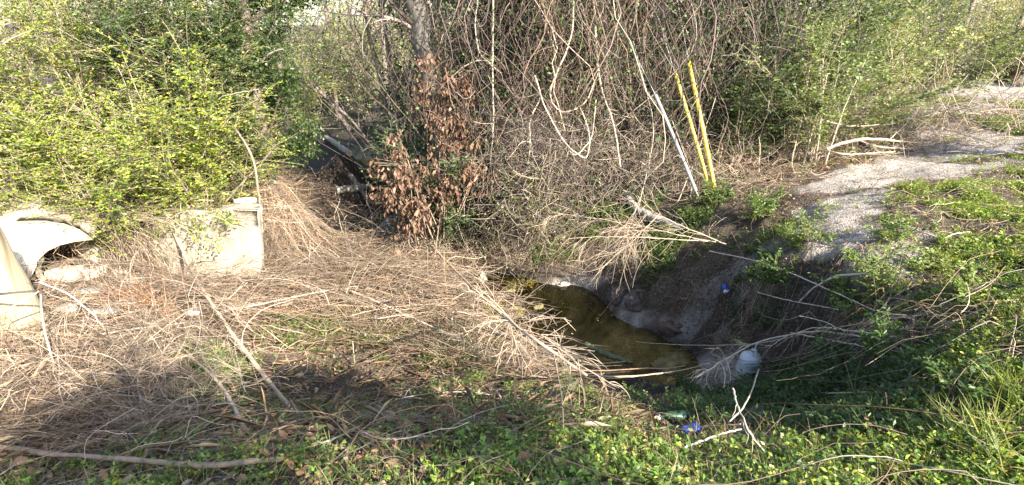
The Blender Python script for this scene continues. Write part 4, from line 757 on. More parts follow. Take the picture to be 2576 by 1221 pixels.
# ================================================================== STICKS AND BRANCHES
SG = 'dead sticks on the debris'
PALE = (.46, .38, .28); BL = (.54, .47, .37)
stick('dead_stick', 'long thin stick running from the concrete down to the near bank', P3((425,560,.55),(470,660,.45),(510,735,.32),(600,865,.16),(690,980,.05),(757,1062,.02)), 0.0143, 0.0182, PALE, group=SG, wob=.003)
stick('dead_stick', 'forked stick pointing down into the green hollow', P3((450,870,.12),(520,940,.2),(570,990,.18),(612,1085,.02)), 0.0078, 0.0104, PALE, [(3, .3, .5, .6, .3, (0, 0, .1), 0)], group=SG)
stick('dead_stick', 'dark stick beside the forked one in the hollow', P3((490,855,.14),(550,950,.2),(605,1040,.03)), .008, .005, (.30,.24,.18), group=SG)
stick('dead_stick', 'thin grey stick standing between the two long sticks', P3((570,860,.12),(590,925,.1),(625,1000,.02)), .004, .003, (.33,.29,.24), group=SG)
stick('fallen_log', 'long bent log lying along the bottom left, with a frayed end', P3((-60,1115,.08),(100,1140,.09),(300,1160,.09),(450,1173,.085),(560,1178,.07),(640,1160,.06),(710,1155,.03)), .011, .013, (.24,.18,.13), [(4, .12, .4, .5, .9, (0, 0, 0), 0)], cat='log', M=M_BARK, wob=.003)
stick('dead_stick', 'white bleached stick above the rusty grass clump', P3((245,842,.1),(380,822,.12),(505,808,.1)), .005, .004, (.66,.62,.56), group=SG, wob=.001)
stick('dead_stick', 'long pale reed slanting up to the right, left of centre', P3((575,782,.1),(700,755,.14),(850,725,.16),(970,715,.14)), 0.0104, 0.0078, BL, group=SG, wob=.002)
stick('dead_stick', 'straight horizontal reed over the debris, right of the headwall', P3((480,745,.12),(640,720,.16),(760,712,.15),(880,720,.12)), 0.0078, 0.0052, BL, group=SG, wob=.002)
stick('dead_stick', 'thin reed with a kink below the headwall corner', P3((560,740,.14),(700,690,.16),(760,665,.18),(820,600,.25)), 0.0065, 0.0039, PALE, group=SG)
stick('dead_stick', 'long stem slanting down right through the middle of the debris', P3((860,620,.15),(1000,700,.15),(1150,790,.1),(1240,850,.05)), 0.0130, 0.0078, PALE, [(5, .4, .5, .5, .1, (0, 0, .2), 0)], group=SG)
stick('dead_stick', 'bent stem crossing the middle of the debris below the long one', P3((760,690,.12),(900,740,.14),(1080,820,.1),(1270,905,.03)), 0.0104, 0.0078, BL, [(5, .4, .5, .5, .1, (0, 0, .2), 0)], group=SG)
stick('dead_stick', 'stem from the twig heap down to the creek fork', P3((780,520,.2),(880,590,.15),(1000,640,.12),(1090,690,.06)), 0.0130, 0.0078, PALE, [(5, .4, .5, .5, .1, (0, 0, .2), 0)], group=SG)
stick('dead_stick', 'short upright snapped stem in the sunlit litter', P3((888,825,.02),(893,870,.0)) if False else [at(893, 930), at(893, 930) + A([.01, 0, .28])], 0.0052, 0.0039, PALE, group=SG, wob=.001)
stick('dead_stick', 'upright stem with a fork, in front of the debris', [at(1240, 650), at(1240, 650) + A([-.12, 0, .35]), at(1240, 650) + A([.05, 0, .75])], .006, .004, (.5,.38,.27), group=SG)
stick('dead_stick', 'hooked reddish stem standing in front of the dead brown leaves', [at(1100, 655), at(1100, 655) + A([.0, 0, .3]), at(1100, 655) + A([.12, 0, .5]), at(1100, 655) + A([.2, 0, .52])], .008, .006, (.46,.30,.21), group=SG)
# branch with many curled twigs hanging over the pool
stick('twiggy_branch', 'dead branch with many curled twigs reaching down over the pool', P3((1070,600,.3),(1110,645,.35),(1180,715,.42),(1260,790,.5),(1330,840,.5),(1400,890,.42),(1475,945,.3)), .017, .006, (.40,.31,.23), [(44, .62, .85, .55, .3, (.5, 0, .35), .02), (5, .22, .7, .85, .2, (.1, 0, .2), .06)], K=30)
stick('twiggy_branch', 'lower dead branch with fine twigs at the left end of the pool', P3((1100,790,.1),(1200,830,.22),(1300,850,.35),(1400,900,.35)), .007, .003, (.40,.32,.23), [(12, .35, .8, .7, .2, (.2, 0, .4), -.05), (3, .15, .7, .7, .2, (0, 0, .2), .03)])
# bleached fan of branches on the right of the pool
f0 = at(1815, 612, .35)
for pts_, r_, lab in [([(1825,614,5.3),(1700,560,5.45),(1640,530,5.5),(1600,490,5.6)], .009, 'straight bleached branch at the top of the fan'),
    ([(1780,607,5.3),(1650,600,5.3),(1540,597,5.3),(1430,605,5.35)], .0075, 'long bleached branch of the fan pointing left'),
    ([(1800,610,5.3),(1700,590,5.35),(1580,560,5.5),(1480,545,5.6),(1390,530,5.7)], .0075, 'upper left branch of the bleached fan'),
    ([(1660,540,5.45),(1600,600,5.3),(1540,650,5.2),(1500,690,5.15)], .006, 'branch of the fan drooping to the lower left'),
    ([(1610,500,5.6),(1580,570,5.5),(1560,620,5.45)], .007, 'short hanging branch in the middle of the fan')]:
    stick('bleached_branch', lab, [atD(*q_) for q_ in pts_], r_ * .85, .003, (.40,.32,.23), [(15, .6, .75, .75, .15, (-.2, -.2, -.5), .02), (4, .28, .6, .7, .2, (0, 0, -.2), .04)], 'bleached fan of dead branches right of the pool')
# right side
stick('dead_stick', 'long thin arching stick crossing the right bank', P3((1785,632,.3),(1900,655,.35),(2000,690,.35),(2100,735,.3),(2200,780,.15)), 0.0065, 0.0039, BL, group=SG, wob=.002)
stick('dead_stick', 'thick pale arched stick above the right hollow', P3((2010,760,.15),(2050,722,.3),(2100,695,.36),(2185,690,.34)), 0.0078, 0.0091, BL, group=SG, wob=.002)
stick('dead_stick', 'thin stick with a bright tip between the arched ones', P3((1905,735,.25),(2000,760,.3),(2110,780,.25)), 0.0052, 0.0039, BL, group=SG, wob=.002)
stick('fallen_branch', 'long dead branch with forked twigs spread over the right hollow', P3((2290,870,.06),(2150,845,.2),(2060,830,.3),(1990,838,.35),(1900,860,.4),(1830,900,.35),(1750,950,.28)), .008, .006, (.55,.46,.35), [(16, .38, .5, .9, .35, (-.2, -.2, -.2), .05), (3, .16, .6, .7, .2, (0, 0, -.2), .03)], 'fallen branches over the right hollow')
stick('fallen_branch', 'dead branch whose forks hang down into the right hollow', P3((2260,850,.08),(2150,835,.25),(2060,825,.36),(2010,835,.35),(1950,875,.25)), .007, .004, (.58,.50,.39), [(9, .35, .7, .9, .2, (0, -.2, -.5), .08)], 'fallen branches over the right hollow')
stick('fallen_branch', 'straight long branch above the forked ones at the right hollow', P3((2350,790,.05),(2200,810,.1),(2060,835,.22),(1900,870,.3),(1700,870,.3),(1600,860,.35)), .006, .003, (.48,.40,.30), [(6, .3, .4, .9, .3, (0, 0, 0), .02)], 'fallen branches over the right hollow')
stick('fallen_branch', 'low branch reaching right from the hollow into the grass', P3((1990,838,.32),(2150,870,.2),(2300,890,.06)), .006, .004, (.5,.42,.31), group='fallen branches over the right hollow')
stick('dead_stick', 'straight brown cane lying across below the hollow', P3((1960,990,.05),(2110,990,.06),(2265,985,.03)), .0055, .006, (.40,.32,.22), group=SG, wob=.001)
stick('dead_stick', 'white stick end in the shade left of the hollow cane', P3((1835,1060,.15),(1860,1040,.2),(1890,990,.2),(1910,930,.3)), 0.0039, 0.0052, BL, group=SG, wob=.001)
stick('dead_stick', 'silvery split stick lying on the near bank below the pool', P3((1362,1018,.05),(1420,1060,.04),(1490,1108,.03)), .009, .006, (.56,.50,.42), group=SG, wob=.001)
stick('bent_stalk', 'pale bent stalk with a split tip at the lower right', P3((1845,980,.3),(1855,1040,.25),(1880,1090,.2),(1950,1165,.03)), .005, .003, BL, [(7, .2, .5, .6, .2, (0, 0, -.3), .06)], 'bent dead stalks')
stick('bent_stalk', 'straight stalk crossing the bent pale one, lower right', P3((1690,1140,.04),(1780,1100,.1),(1860,1072,.15)), .006, .004, BL, group='bent dead stalks')
stick('bent_stalk', 'reddish curved stalk left of the crossing stalks', P3((1700,1085,.03),(1760,1075,.08),(1850,1060,.16)), .004, .003, (.48,.34,.24), group='bent dead stalks')
stick('dead_stick', 'grey curved stem in the shade of the near bank, left of centre', P3((700,1150,.03),(880,1100,.05),(1000,1005,.07),(1130,985,.06),(1260,1000,.03)), .004, .003, (.42,.36,.30), group=SG)
stick('dead_stick', 'thin cane reaching over the water to the right shore', P3((1470,945,.2),(1560,950,.3),(1700,935,.25),(1830,905,.15)), 0.0052, 0.0039, PALE, group=SG, wob=.001)
stick('snapped_stem', 'snapped bent stem at the left edge of the creek gap', [atD(*q_) for q_ in [(662,655,6.1),(655,520,6.1),(640,400,6.15),(608,345,6.2),(582,308,6.2)]], .013, .012, (.26,.20,.15), cat='stem')
stick('bare_twig', 'bare grey twig sticking out of the privet shrubs', [atD(*q) for q in [(505,290,6.6),(560,245,6.3),(600,237,6.2),(652,228,6.1)]], .009, .004, (.46,.41,.34), [(4, .3, .6, .6, .1, (0, 0, .1), 0)], cat='twig')
for k_, (q, lab) in enumerate([([(880,330,9.2),(830,255,9.4),(780,205,9.6)], 'dark branch slanting from the creek up to the left'), ([(960,400,8.6),(900,320,8.9),(845,262,9.2)], 'thin branch leaning across the creek bed')]):
    stick('fallen_branch', lab, [atD(*a) for a in q], .04 - .02 * k_, .02, (.22,.18,.15), [(5, .8, .6, .4, .2, (0, 0, .3), 0)], 'branches leaning over the creek', M=M_BARK)
stick('fallen_log', 'grey log lying at the foot of the thicket, behind the fan', P3((1572,492,.12),(1600,525,.1),(1650,550,.07),(1720,575,.02)), .055, .05, (.30,.275,.24), cat='log', M=M_BARK, wob=.01, sides=10)
stick('sunken_log', 'dark mossy log half sunk in the pool', [onz(1472, 868, WATER + .02), onz(1520, 890, WATER + .012), onz(1590, 918, WATER - .03)], .034, .026, (.10,.115,.06), cat='log', M=M_BARK, wob=.005, sides=10)
stick('fallen_log', 'grey log lying across the shaded creek bed far back', P3((845,480,.08),(890,475,.1),(930,470,.1)), .07, .06, (.28,.25,.22), cat='log', M=M_BARK, sides=9)
stick('fallen_log', 'forked driftwood log in the creek bed beside the dead leaves', P3((880,440,.1),(905,470,.1),(930,510,.08)), .05, .04, (.30,.27,.23), cat='log', M=M_BARK, sides=9)
stick('fallen_log', 'pale fallen trunk on the far bank of the creek', P3((820,345,.15),(850,365,.12),(880,385,.1)), .07, .06, (.38,.33,.27), cat='log', M=M_BARK, sides=9)
BP = 'branches of the brush pile by the track'
for q, r_, lab in [([(2080,375,.3),(2150,350,.35),(2230,350,.3),(2290,358,.1)], .02, 'thick wavy pale branch on top of the brush pile'), ([(2050,300,.6),(2150,320,.45),(2260,310,.4),(2330,270,.55)], .013, 'long branch with an upright end in the brush pile'), ([(2000,370,.2),(2120,390,.15),(2250,380,.08)], .016, 'brown branch low in the brush pile'),
    ([(2100,330,.4),(2200,370,.2),(2300,375,.05)], .013, 'branch slanting down right in the brush pile'), ([(2260,375,.0),(2275,330,.25),(2270,290,.45)], .01, 'upright forked branch at the end of the brush pile')]:
    stick('fallen_branch', lab, P3(*q), r_, r_ * .5, (.44,.36,.27), [(9, .8, .6, .5, .2, (0, 0, .2), .02), (2, .3, .6, .6, .2, (0, 0, .1), .02)], BP)
for px_, lean, h, lab in [(1990, .05, 1.3, 'left bare stem of the light green shrub'), (2020, .12, 1.2, 'middle upright bare stem of the light green shrub'), (2050, -.15, 1.5, 'tall bare stem leaning left in the light green shrub'), (2075, .3, 1.4, 'bare stem leaning right in the light green shrub')]:
    b_ = at(px_, 415); stick('bare_sapling', lab, [b_, b_ + A([lean * .3, 0, h * .5]), b_ + A([lean, .1, h])], .011, .006, (.46,.40,.30), [(6, .4, .5, .5, .3, (0, 0, .3), 0)], 'bare saplings by the sand track', cat='sapling')
stick('arching_branch', 'pale arching branch among the right-hand shrubs', [atD(*q) for q in [(2150,250,8.2),(2130,180,8.2),(2090,110,8.2),(2050,95,8.2),(2010,100,8.2)]], .012, .006, (.5,.44,.34), cat='branch')
stick('dead_stick', 'long thin stick lying across the sand right of the mound', P3((2250,560,.03),(2330,590,.05),(2440,625,.03)), 0.0078, 0.0052, BL, group=SG, wob=.002)
stick('dead_stick', 'short forked stick on the sand right of the mound', P3((2360,610,.03),(2400,590,.08),(2440,585,.06)), 0.0078, 0.0052, BL, group=SG, wob=.002)
# upright dry stalks around the guards
for q, lab in [([(1742,470,8.0),(1770,330,8.1),(1800,150,8.2),(1815,-20,8.4)], 'tall thin dry stalk right of the guards'), ([(1730,560,7.0),(1745,450,7.1),(1690,300,7.2)], 'dry stalk crossing the grey guard'), ([(1700,520,7.0),(1745,420,7.1),(1800,250,7.3)], 'dry stalk leaning right behind the yellow guards'), ([(1600,540,6.9),(1650,330,7.1),(1590,100,7.3)], 'slender stalk leaning left of the grey guard')]:
    p_ = [atD(*a) for a in q]; p_[0][2] = min(p_[0][2], float(H(p_[0][0], p_[0][1]))); stick('dry_stalk', lab, p_, .007, .004, (.42,.36,.29), [(4, .3, .4, .6, .3, (0, 0, .3), 0)], 'upright dry stalks near the guards', cat='stalk')

# ================================================================== GUY WIRES AND THEIR GUARDS
M_YEL, n_, l_, b_, o_ = mat('yellow_plastic'); b_.inputs['Roughness'].default_value = .38
ta = n_.new('ShaderNodeAttribute'); ta.attribute_name = 'tint'; l_.new(ta.outputs['Color'], b_.inputs['Base Color'])
nz = n_.new('ShaderNodeTexNoise'); nz.inputs['Scale'].default_value = 55; nz.inputs['Detail'].default_value = 6; mg = n_.new('ShaderNodeMix'); mg.data_type = 'RGBA'; rr = n_.new('ShaderNodeMapRange'); rr.inputs[1].default_value = .55; rr.inputs[2].default_value = .72
l_.new(nz.outputs[0], rr.inputs[0]); l_.new(rr.outputs[0], mg.inputs[0]); l_.new(ta.outputs['Color'], mg.inputs[6]); mg.inputs[7].default_value = (.18, .14, .06, 1); l_.new(mg.outputs[2], b_.inputs['Base Color'])
M_MET, n_, l_, b_, o_ = mat('galvanised_steel'); b_.inputs['Base Color'].default_value = (.4, .4, .42, 1); b_.inputs['Metallic'].default_value = .3; b_.inputs['Roughness'].default_value = .45
pole_top = None
def guard(base, top, r, col, lab, labw, wl_):
    base = A(base, float); top = A(top, float); ax = nrm(top - base); Lh = np.linalg.norm(top - base)
    root = thing('guy_guard', lab, 'guard', base, 'guy wire guards')
    # C-shaped half-open plastic tube with wall thickness, slightly flared foot
    K = 14; t = np.linspace(0, 1, K); c = base + ax * Lh * t[:, None] + np.c_[np.sin(t * 3) * .006, np.zeros(K), np.zeros(K)]
    a = nrm(np.cross(ax, A([0, 1, 0.]))); b = np.cross(ax, a); th = np.linspace(-2.6, 2.6, 13) + 1.57
    rad = r * (1 + .12 * (t < .05))
    def ring(rf): return c[:, None] + (rad[:, None, None] * rf) * (np.cos(th)[None, :, None] * a + np.sin(th)[None, :, None] * b)
    o1, i1 = ring(1), ring(.82); g_ = Geo(); m_ = len(th); V = np.concatenate([o1, i1[:, ::-1]], 1).reshape(-1, 3); w_ = 2 * m_
    k = np.arange(K - 1)[:, None] * w_; s = np.arange(w_)[None]; s2 = (s + 1) % w_
    Q = np.stack([k + s, k + s2, k + w_ + s2, k + w_ + s], -1).reshape(-1, 4); ends = []
    for kk in (0, (K - 1) * w_): ends += [[kk + j, kk + j + 1, kk + w_ - 2 - j, kk + w_ - 1 - j] for j in range(m_ - 1)]
    g_.add(V, np.r_[Q, A(ends)], None, A(col)); g_.build('guard_tube', M_YEL if col[2] < .3 else M_PVC, root, smooth=False)
    g2 = Geo(); tubes(g2, A([base - ax * .12, base + ax * .1]), .011, (.3, .3, .3), 8, True); g2.build('anchor_rod', M_MET, root)
    g3 = Geo(); tubes(g3, A([base + ax * .1, top, *wl_]), .004, (.5, .5, .5), 6); tag(g3.build('guy_wire', M_MET), labw, 'wire', 'guy wires')
M_PVC, n_, l_, b_, o_ = mat('grey_pvc'); b_.inputs['Roughness'].default_value = .4; b_.inputs['Base Color'].default_value = (.27, .27, .27, 1)
ba, ta_ = at(1790, 490), atD(1697, 182, 7.35); bb, tb = at(1801, 490), atD(1732, 155, 7.4); bc, tc_ = atD(1750, 480, 6.6), atD(1648, 238, 6.75)
va = ta_ - ba; UP = ba + va * 4.2
guard(ba, ta_, .024, (.66, .52, .07), 'left one of the two yellow plastic guy wire guards', 'steel guy wire rising from the left yellow guard', [atD(1640, -5, 7.75), UP])
guard(bb, tb, .025, (.70, .55, .07), 'right and taller one of the two yellow guy wire guards', 'steel guy wire rising from the right yellow guard', [atD(1703, -5, 7.75), UP + A([0, 0, -.25])])
guard(bc, tc_, .022, (.6, .6, .62), 'grey-white plastic guy wire guard left of the yellow pair', 'thin steel wire rising from the grey guard', [atD(1500, -60, 7.9), UP + A([0, 0, -.6])])
pr_ = thing('utility_pole', 'timber utility pole standing in the thicket, its top above the picture', 'pole', (UP[0], UP[1] + .14, float(H(UP[0], UP[1]))), None)
g = Geo(); z0 = float(H(UP[0], UP[1])); tubes(g, np.c_[np.full(12, UP[0]), np.full(12, UP[1] + .14), np.linspace(z0 - .3, UP[2] + .5, 12)], np.linspace(.15, .11, 12), (.26, .2, .14), 12, True); g.build('shaft', M_POST, pr_, smooth=True)

# ================================================================== CONCRETE, POST, RUBBLE
def prism(outline, depth, col, g, bev=0):
    import bmesh
    bm = bmesh.new(); vs = [bm.verts.new(tuple(map(float, p))) for p in outline]; f = bm.faces.new(vs); r = bmesh.ops.extrude_face_region(bm, geom=[f]); nv = [e for e in r['geom'] if isinstance(e, bmesh.types.BMVert)]
    bmesh.ops.translate(bm, verts=nv, vec=Vector(depth)); bmesh.ops.recalc_face_normals(bm, faces=bm.faces)
    if bev: bmesh.ops.bevel(bm, geom=list(bm.edges), offset=bev, segments=2, affect='EDGES')
    bmesh.ops.triangulate(bm, faces=bm.faces); bmesh.ops.subdivide_edges(bm, edges=bm.edges[:], cuts=3, use_grid_fill=True); bmesh.ops.triangulate(bm, faces=bm.faces); bm.normal_update(); bm.verts.ensure_lookup_table(); bm.verts.index_update()
    for v in bm.verts:
        q_ = v.co; v.co = q_ + v.normal * float(.012 * vnoise(q_.x + q_.y * .3, q_.z + q_.y * .6, 5, 91) + .006 * vnoise(q_.x, q_.z + q_.y, 17, 92))
    g.add([v.co[:] for v in bm.verts], None, [[v.index for v in f_.verts] for f_ in bm.faces], A(col)); bm.free()
CC = (.56, .50, .385)
hw = thing('concrete_headwall', 'pale concrete headwall with a broken left edge and a curved rim on top', 'headwall', gz(atD(520, 700, 6.0)))
def fD(px_): return 6.12 - (px_ - 380) / 275 * .35
outl = [(380,725),(386,640),(378,575),(398,545),(432,533),(470,535),(503,531),(512,549),(538,540),(556,531),(575,527),(650,529),(654,600),(656,700)]
g = Geo(); prism([atD(a, b_, fD(a)) for a, b_ in outl], (-.06, .24, .0), CC, g, .004); g.build('wall', M_CONC, hw)
# curved rim: half ring standing behind the top right corner
cR = atD(612, 527, 5.98); th = np.linspace(.15, 2.9, 18); g = Geo(); ro, ri, hh = .17, .135, .075
ring_ = lambda r_, z_: np.stack([cR[0] + r_ * np.cos(th), cR[1] + .10 + r_ * np.sin(th) * .8, np.full(18, cR[2] + z_)], -1)
Vr = np.stack([ring_(ro, -.05), ring_(ro, hh), ring_(ri, hh), ring_(ri, -.05)], 1).reshape(-1, 3); k = np.arange(17)[:, None] * 4; s = np.arange(4)[None]; s2 = (s + 1) % 4
g.add(Vr, np.r_[np.stack([k + s, k + s2, k + 4 + s2, k + 4 + s], -1).reshape(-1, 4), [[0, 1, 2, 3]], [[68, 69, 70, 71]]], None, A(CC) * .95); g.build('rim', M_CONC, hw)
# broken pipe shell on the left: partly buried
pc = atD(175, 665, 5.55); axd = nrm(A([-.80, .45, .04])); sid = nrm(np.cross(axd, A([0, 0, 1.]))); upv = np.cross(sid, axd); th = np.linspace(-.35, math.pi + .35, 26); g = Geo(); Kp = 9
ro, ri = .30, .25; V = []
for k_ in range(Kp):
    t_ = k_ / (Kp - 1) * 1.6
    for r_ in (ro, ri):
        jag = (.06 * vnoise(th * 3, th * 0, 1.5, 77) + .03 * rng.normal(size=26)) * .4 * (k_ == 0)
        V.append(pc + axd * (t_ + jag[:, None]) + r_ * (np.cos(th)[:, None] * sid + np.sin(th)[:, None] * upv))
V = A(V).reshape(Kp, 2, 26, 3); ii = np.arange(Kp * 52).reshape(Kp, 2, 26); Q = []
for k_ in range(Kp - 1):
    for s_ in (0, 1): Q.append(np.stack([ii[k_, s_, :-1], ii[k_, s_, 1:], ii[k_ + 1, s_, 1:], ii[k_ + 1, s_, :-1]], -1))
Q.append(np.stack([ii[0, 0, :-1], ii[0, 0, 1:], ii[0, 1, 1:], ii[0, 1, :-1]], -1)); Q.append(np.stack([ii[-1, 0, :-1], ii[-1, 0, 1:], ii[-1, 1, 1:], ii[-1, 1, :-1]], -1))
for e in (0, 25): Q.append(np.stack([ii[:-1, 0, e], ii[:-1, 1, e], ii[1:, 1, e], ii[1:, 0, e]], -1))
g.add(V.reshape(-1, 3), np.concatenate(Q), None, A(CC) * .97); tag(g.build('concrete_pipe', M_CONC, smooth=False), 'shadowed concrete pipe inside the dark opening at the left', 'pipe')
g = Geo(); prism([atD(a, b_, 5.25 + (b_ - 640) * -.0022 + a * .0006) for a, b_ in [(-120,575),(0,560),(60,556),(112,555),(160,563),(200,578),(236,604),(190,609),(150,618),(118,633),(96,655),(78,700),(-120,740)]], (-.28, .55, .06), A(CC) * 1.05, g, .004)
tag(g.build('concrete_slab', M_CONC), 'arched broken edge of a pale concrete culvert over a dark opening, at the left', 'slab')
rb = 'rubble under the culvert pipe'
RL = ['largest pale rubble block, left of the heap', 'flat rubble block below the pipe opening', 'rubble block at the right end of the heap', 'tilted rubble block in the middle of the heap', 'small rubble block beside the timber post', 'rubble block under the straw, right of the post', 'squarish rubble block below the headwall', 'rubble lump next to the squarish one', 'low rubble block at the foot of the heap', 'rounded rubble lump above the rusty grass', 'small rubble chip left of the pipe opening', 'small rubble chip at the top of the heap']
RP = [(170,700,.17),(240,690,.14),(340,720,.14),(270,735,.13),(175,790,.10),(220,760,.13),(400,735,.12),(365,765,.09),(260,800,.10),(315,775,.10),(110,690,.08),(300,690,.09)]
for k_, ((a, b_, s_), lab) in enumerate(zip(RP, RL)):
    c_ = at(a, b_); rock('concrete_rubble', lab, c_ + A([0, 0, s_ * .2]), (s_, s_ * .8, s_ * .65), (.52,.48,.40), rb, 'rubble', 10 + k_, M=M_CONC, cubic=.55, rz=k_ * .8, sub=3, rough=.3)
c_ = atD(60, 548, 5.75); tangle('brush_heap', 'flat tan stems heaped on top of the broken culvert', 'brush', c_ + A([0, .1, .02]), (2.6, .35, .08), 700, TAN, (.2, .8), (.0015, .0035), .12, .05, group='heaps of dead brush', dirn=(1, -.05, 0))
c_ = atD(440, 530, 6.05); tangle('brush_heap', 'dry vines trailing over the left corner of the concrete headwall', 'brush', c_ + A([0, 0, .04]), (.9, .15, .12), 45, TAN, (.2, .6), (.002, .004), .2, .16, group='heaps of dead brush', nleaf=240, leafc=G1, L=.04)
c_ = atD(310, 600, 6.0); tangle('brush_heap', 'tan stem heap between the culvert opening and the headwall', 'brush', c_ + A([0, 0, .0]), (.75, .5, .3), 420, TAN, (.15, .6), (.0015, .004), .16, .1, group='heaps of dead brush', dirn=(1, -.4, -.1))
c_ = at(560, 722); tangle('brush_heap', 'tan stem heap at the foot of the headwall', 'brush', c_ + A([0, -.1, .04]), (1.5, .3, .07), 420, TAN, (.2, .8), (.0015, .004), .16, .12, group='heaps of dead brush', dirn=(1, -.2, 0))
for px_, D_, h_, lab in [(505, 5.72, .5, 'leafy creeper hanging down the middle of the concrete headwall'), (400, 5.95, .35, 'leafy creeper on the broken left edge of the headwall'), (590, 5.68, .16, 'small leafy creeper on the top edge of the headwall')]:
    t_ = atD(px_, 535, D_); n_ = 5; st_ = wander(np.repeat(t_[None], n_, 0) + rng.normal(size=(n_, 3)) * A([.09, .01, .01]), np.tile(A([.0, -.05, -1.]), (n_, 1)) + rng.normal(size=(n_, 3)) * A([.25, .03, .1]), h_ * U(.6, 1.1, n_), 8, .1); st_[..., 1] = np.minimum(st_[..., 1], t_[1] - .0)
    root = thing('creeper', lab, 'creeper', t_, 'creepers on the headwall'); gg = Geo(); tubes(gg, st_, .0028, (.3, .22, .14), 4); gg.build('stems', M_TWIG, root); q_ = int(170 * h_ + 40); p_, _ = onpath(st_, rng.integers(0, n_, q_), U(0, 1, q_)); gg = Geo()
    leaves(gg, p_ + rng.normal(size=(q_, 3)) * A([.03, .012, .03]) + A([0, -.02, 0]), rdir(q_, -.2), nrm(rdir(q_) + A([.3, -1, .6])), U(.025, .045, q_), U(.015, .026, q_), pick(G1, q_), True); gg.build('leaves', M_LEAF, root)
c_ = at(250, 900); tangle('brush_heap', 'half-shaded heap of fine dry stems at the lower left', 'brush', c_ + A([0, 0, .08]), (1.2, .5, .2), 1100, TAN, (.1, .5), (.0009, .0022), .25, .1, group='heaps of dead brush', zb=.3)
c_ = at(100, 1010); tangle('brush_heap', 'shaded heap of curved stems in the lower left corner', 'brush', c_ + A([0, 0, .06]), (1.0, .4, .16), 900, TAN, (.1, .6), (.0009, .0025), .2, .12, group='heaps of dead brush', zb=.3)
# stones at the pool
for px_, py_, s_, c, lab, hz in [(1550, 758, (.10,.09,.11), (.075,.06,.055), 'round dark stone on the far shore of the pool', .04), (1592, 775, (.11,.08,.075), (.08,.065,.06), 'flat dark stone right of the round one', .03), (1690, 836, (.13,.10,.09), (.11,.07,.055), 'dark reddish stone at the right end of the pool', .03),
    (1215, 712, (.055,.05,.13), (.36,.34,.29), 'upright grey stone at the left edge of the pool', .05), (1700, 905, (.26,.16,.07), (.40,.37,.33), 'smooth sandy boulder at the right shore of the pool', .0), (1160, 890, (.07,.05,.05), (.42,.36,.28), 'pale stone in the litter left of the pool', .01),
    (1420, 715, (.11,.07,.06), (.42,.38,.31), 'pale sandy stone on the far shore, left of the round dark stone', .01), (1000, 665, (.05,.03,.05), (.42,.22,.12), 'orange brick shard in the twig heap', .15)]:
    rock('stone', lab, at(px_, py_) + A([0, 0, hz]), s_, c, 'stones around the pool', seed=px_, rough=.45, cubic=.35, rz=px_ * .1)
for px_, py_, s_, lab in [(1300, 778, (.12,.09,.07), 'mossy yellow-brown stone under the water, left end of the pool'), (1355, 775, (.08,.14,.075), 'mossy stone breaking the surface at the left end of the pool'), (1290, 735, (.09,.07,.07), 'mossy stone at the back left of the pool'), (1330, 815, (.1,.07,.05), 'sunken stone below the mossy ones')]:
    p_ = onz(px_, py_, WATER - .02); rock('mossy_stone', lab, (p_[0], p_[1], WATER - .055), s_, (.22,.20,.07), 'mossy stones in the pool', seed=px_)
# timber post with cable
pb = onz(70, 858, -.32); pt = atD(-110, 545, 3.0); pt = pb + (pt - pb) * 1.5; M_POST2 = woodmat('old_post_timber', 16, .9, .55, 1.0, (1, 1, .07)); root = thing('timber_post', 'thick weathered timber post leaning left at the left edge', 'post', pb)
g = Geo(); K = 16; t = np.linspace(-.12, 1, K)[:, None]; tubes(g, pb + (pt - pb) * t, .155 + .004 * rng.normal(size=K), (.36, .30, .20), 20, True); g.build('shaft', M_POST2, root, smooth=True)
stick('cable', 'dark cable strapped across the timber post', [atD(-80, 748, 2.78), atD(20, 738, 2.72), atD(92, 733, 2.8)], .007, .006, (.06,.055,.05), wob=.001, cat='cable')
stick('dead_stick', 'thin upright stick standing against the timber post', [gz(atD(108, 850, 2.75)), atD(106, 800, 2.76), atD(104, 738, 2.8)], .006, .005, (.42,.38,.32), group=SG, wob=.001)
stick('dead_stick', 'thin twig leaning on the timber post below the cable', [atD(0, 790, 2.72), atD(50, 762, 2.72), atD(98, 735, 2.78)], .005, .004, (.46,.40,.32), group=SG, wob=.001)
stick('dead_stick', 'curved reed arching over the rubble from the post', P3((100,710,.3),(170,735,.25),(240,790,.15),(290,855,.05)), 0.0065, 0.0052, BL, group=SG, wob=.002)

# ================================================================== LITTERED THINGS
def plain(name, rough=.4, metal=0, col=None, bump=0):
    m, n, l, b, o = mat(name); b.inputs['Roughness'].default_value = rough; b.inputs['Metallic'].default_value = metal
    if col: b.inputs['Base Color'].default_value = (*col, 1)
    else:
        ta = n.new('ShaderNodeAttribute'); ta.attribute_name = 'tint'; l.new(ta.outputs['Color'], b.inputs['Base Color'])
    return m
M_CAN = plain('can_paint', .3, .3); M_PL = plain('dull_plastic', .45)
def lathe(g, c, ax, prof, col, sides=20, crush=0.0):
    ax = nrm(A(ax, float)); a = nrm(np.cross(ax, A([.3, .9, .1]))); b = np.cross(ax, a); th = np.arange(sides) * 2 * math.pi / sides; V = []
    for k_, (r_, h_) in enumerate(prof):
        rr_ = r_ * (1 + crush * np.sin(th * 3 + k_ * 1.3) + crush * .6 * rng.normal(size=sides)); V.append(A(c) + ax * h_ + rr_[:, None] * (np.cos(th)[:, None] * a + np.sin(th)[:, None] * b))
    K = len(prof); i = np.arange(K - 1)[:, None] * sides; s = np.arange(sides)[None]; s2 = (s + 1) % sides
    cols = np.repeat(A(col) if np.ndim(col) == 2 else np.tile(A(col), (K, 1)), sides, 0); g.add(A(V).reshape(-1, 3), np.stack([i + s, i + s2, i + sides + s2, i + sides + s], -1).reshape(-1, 4), None, cols)
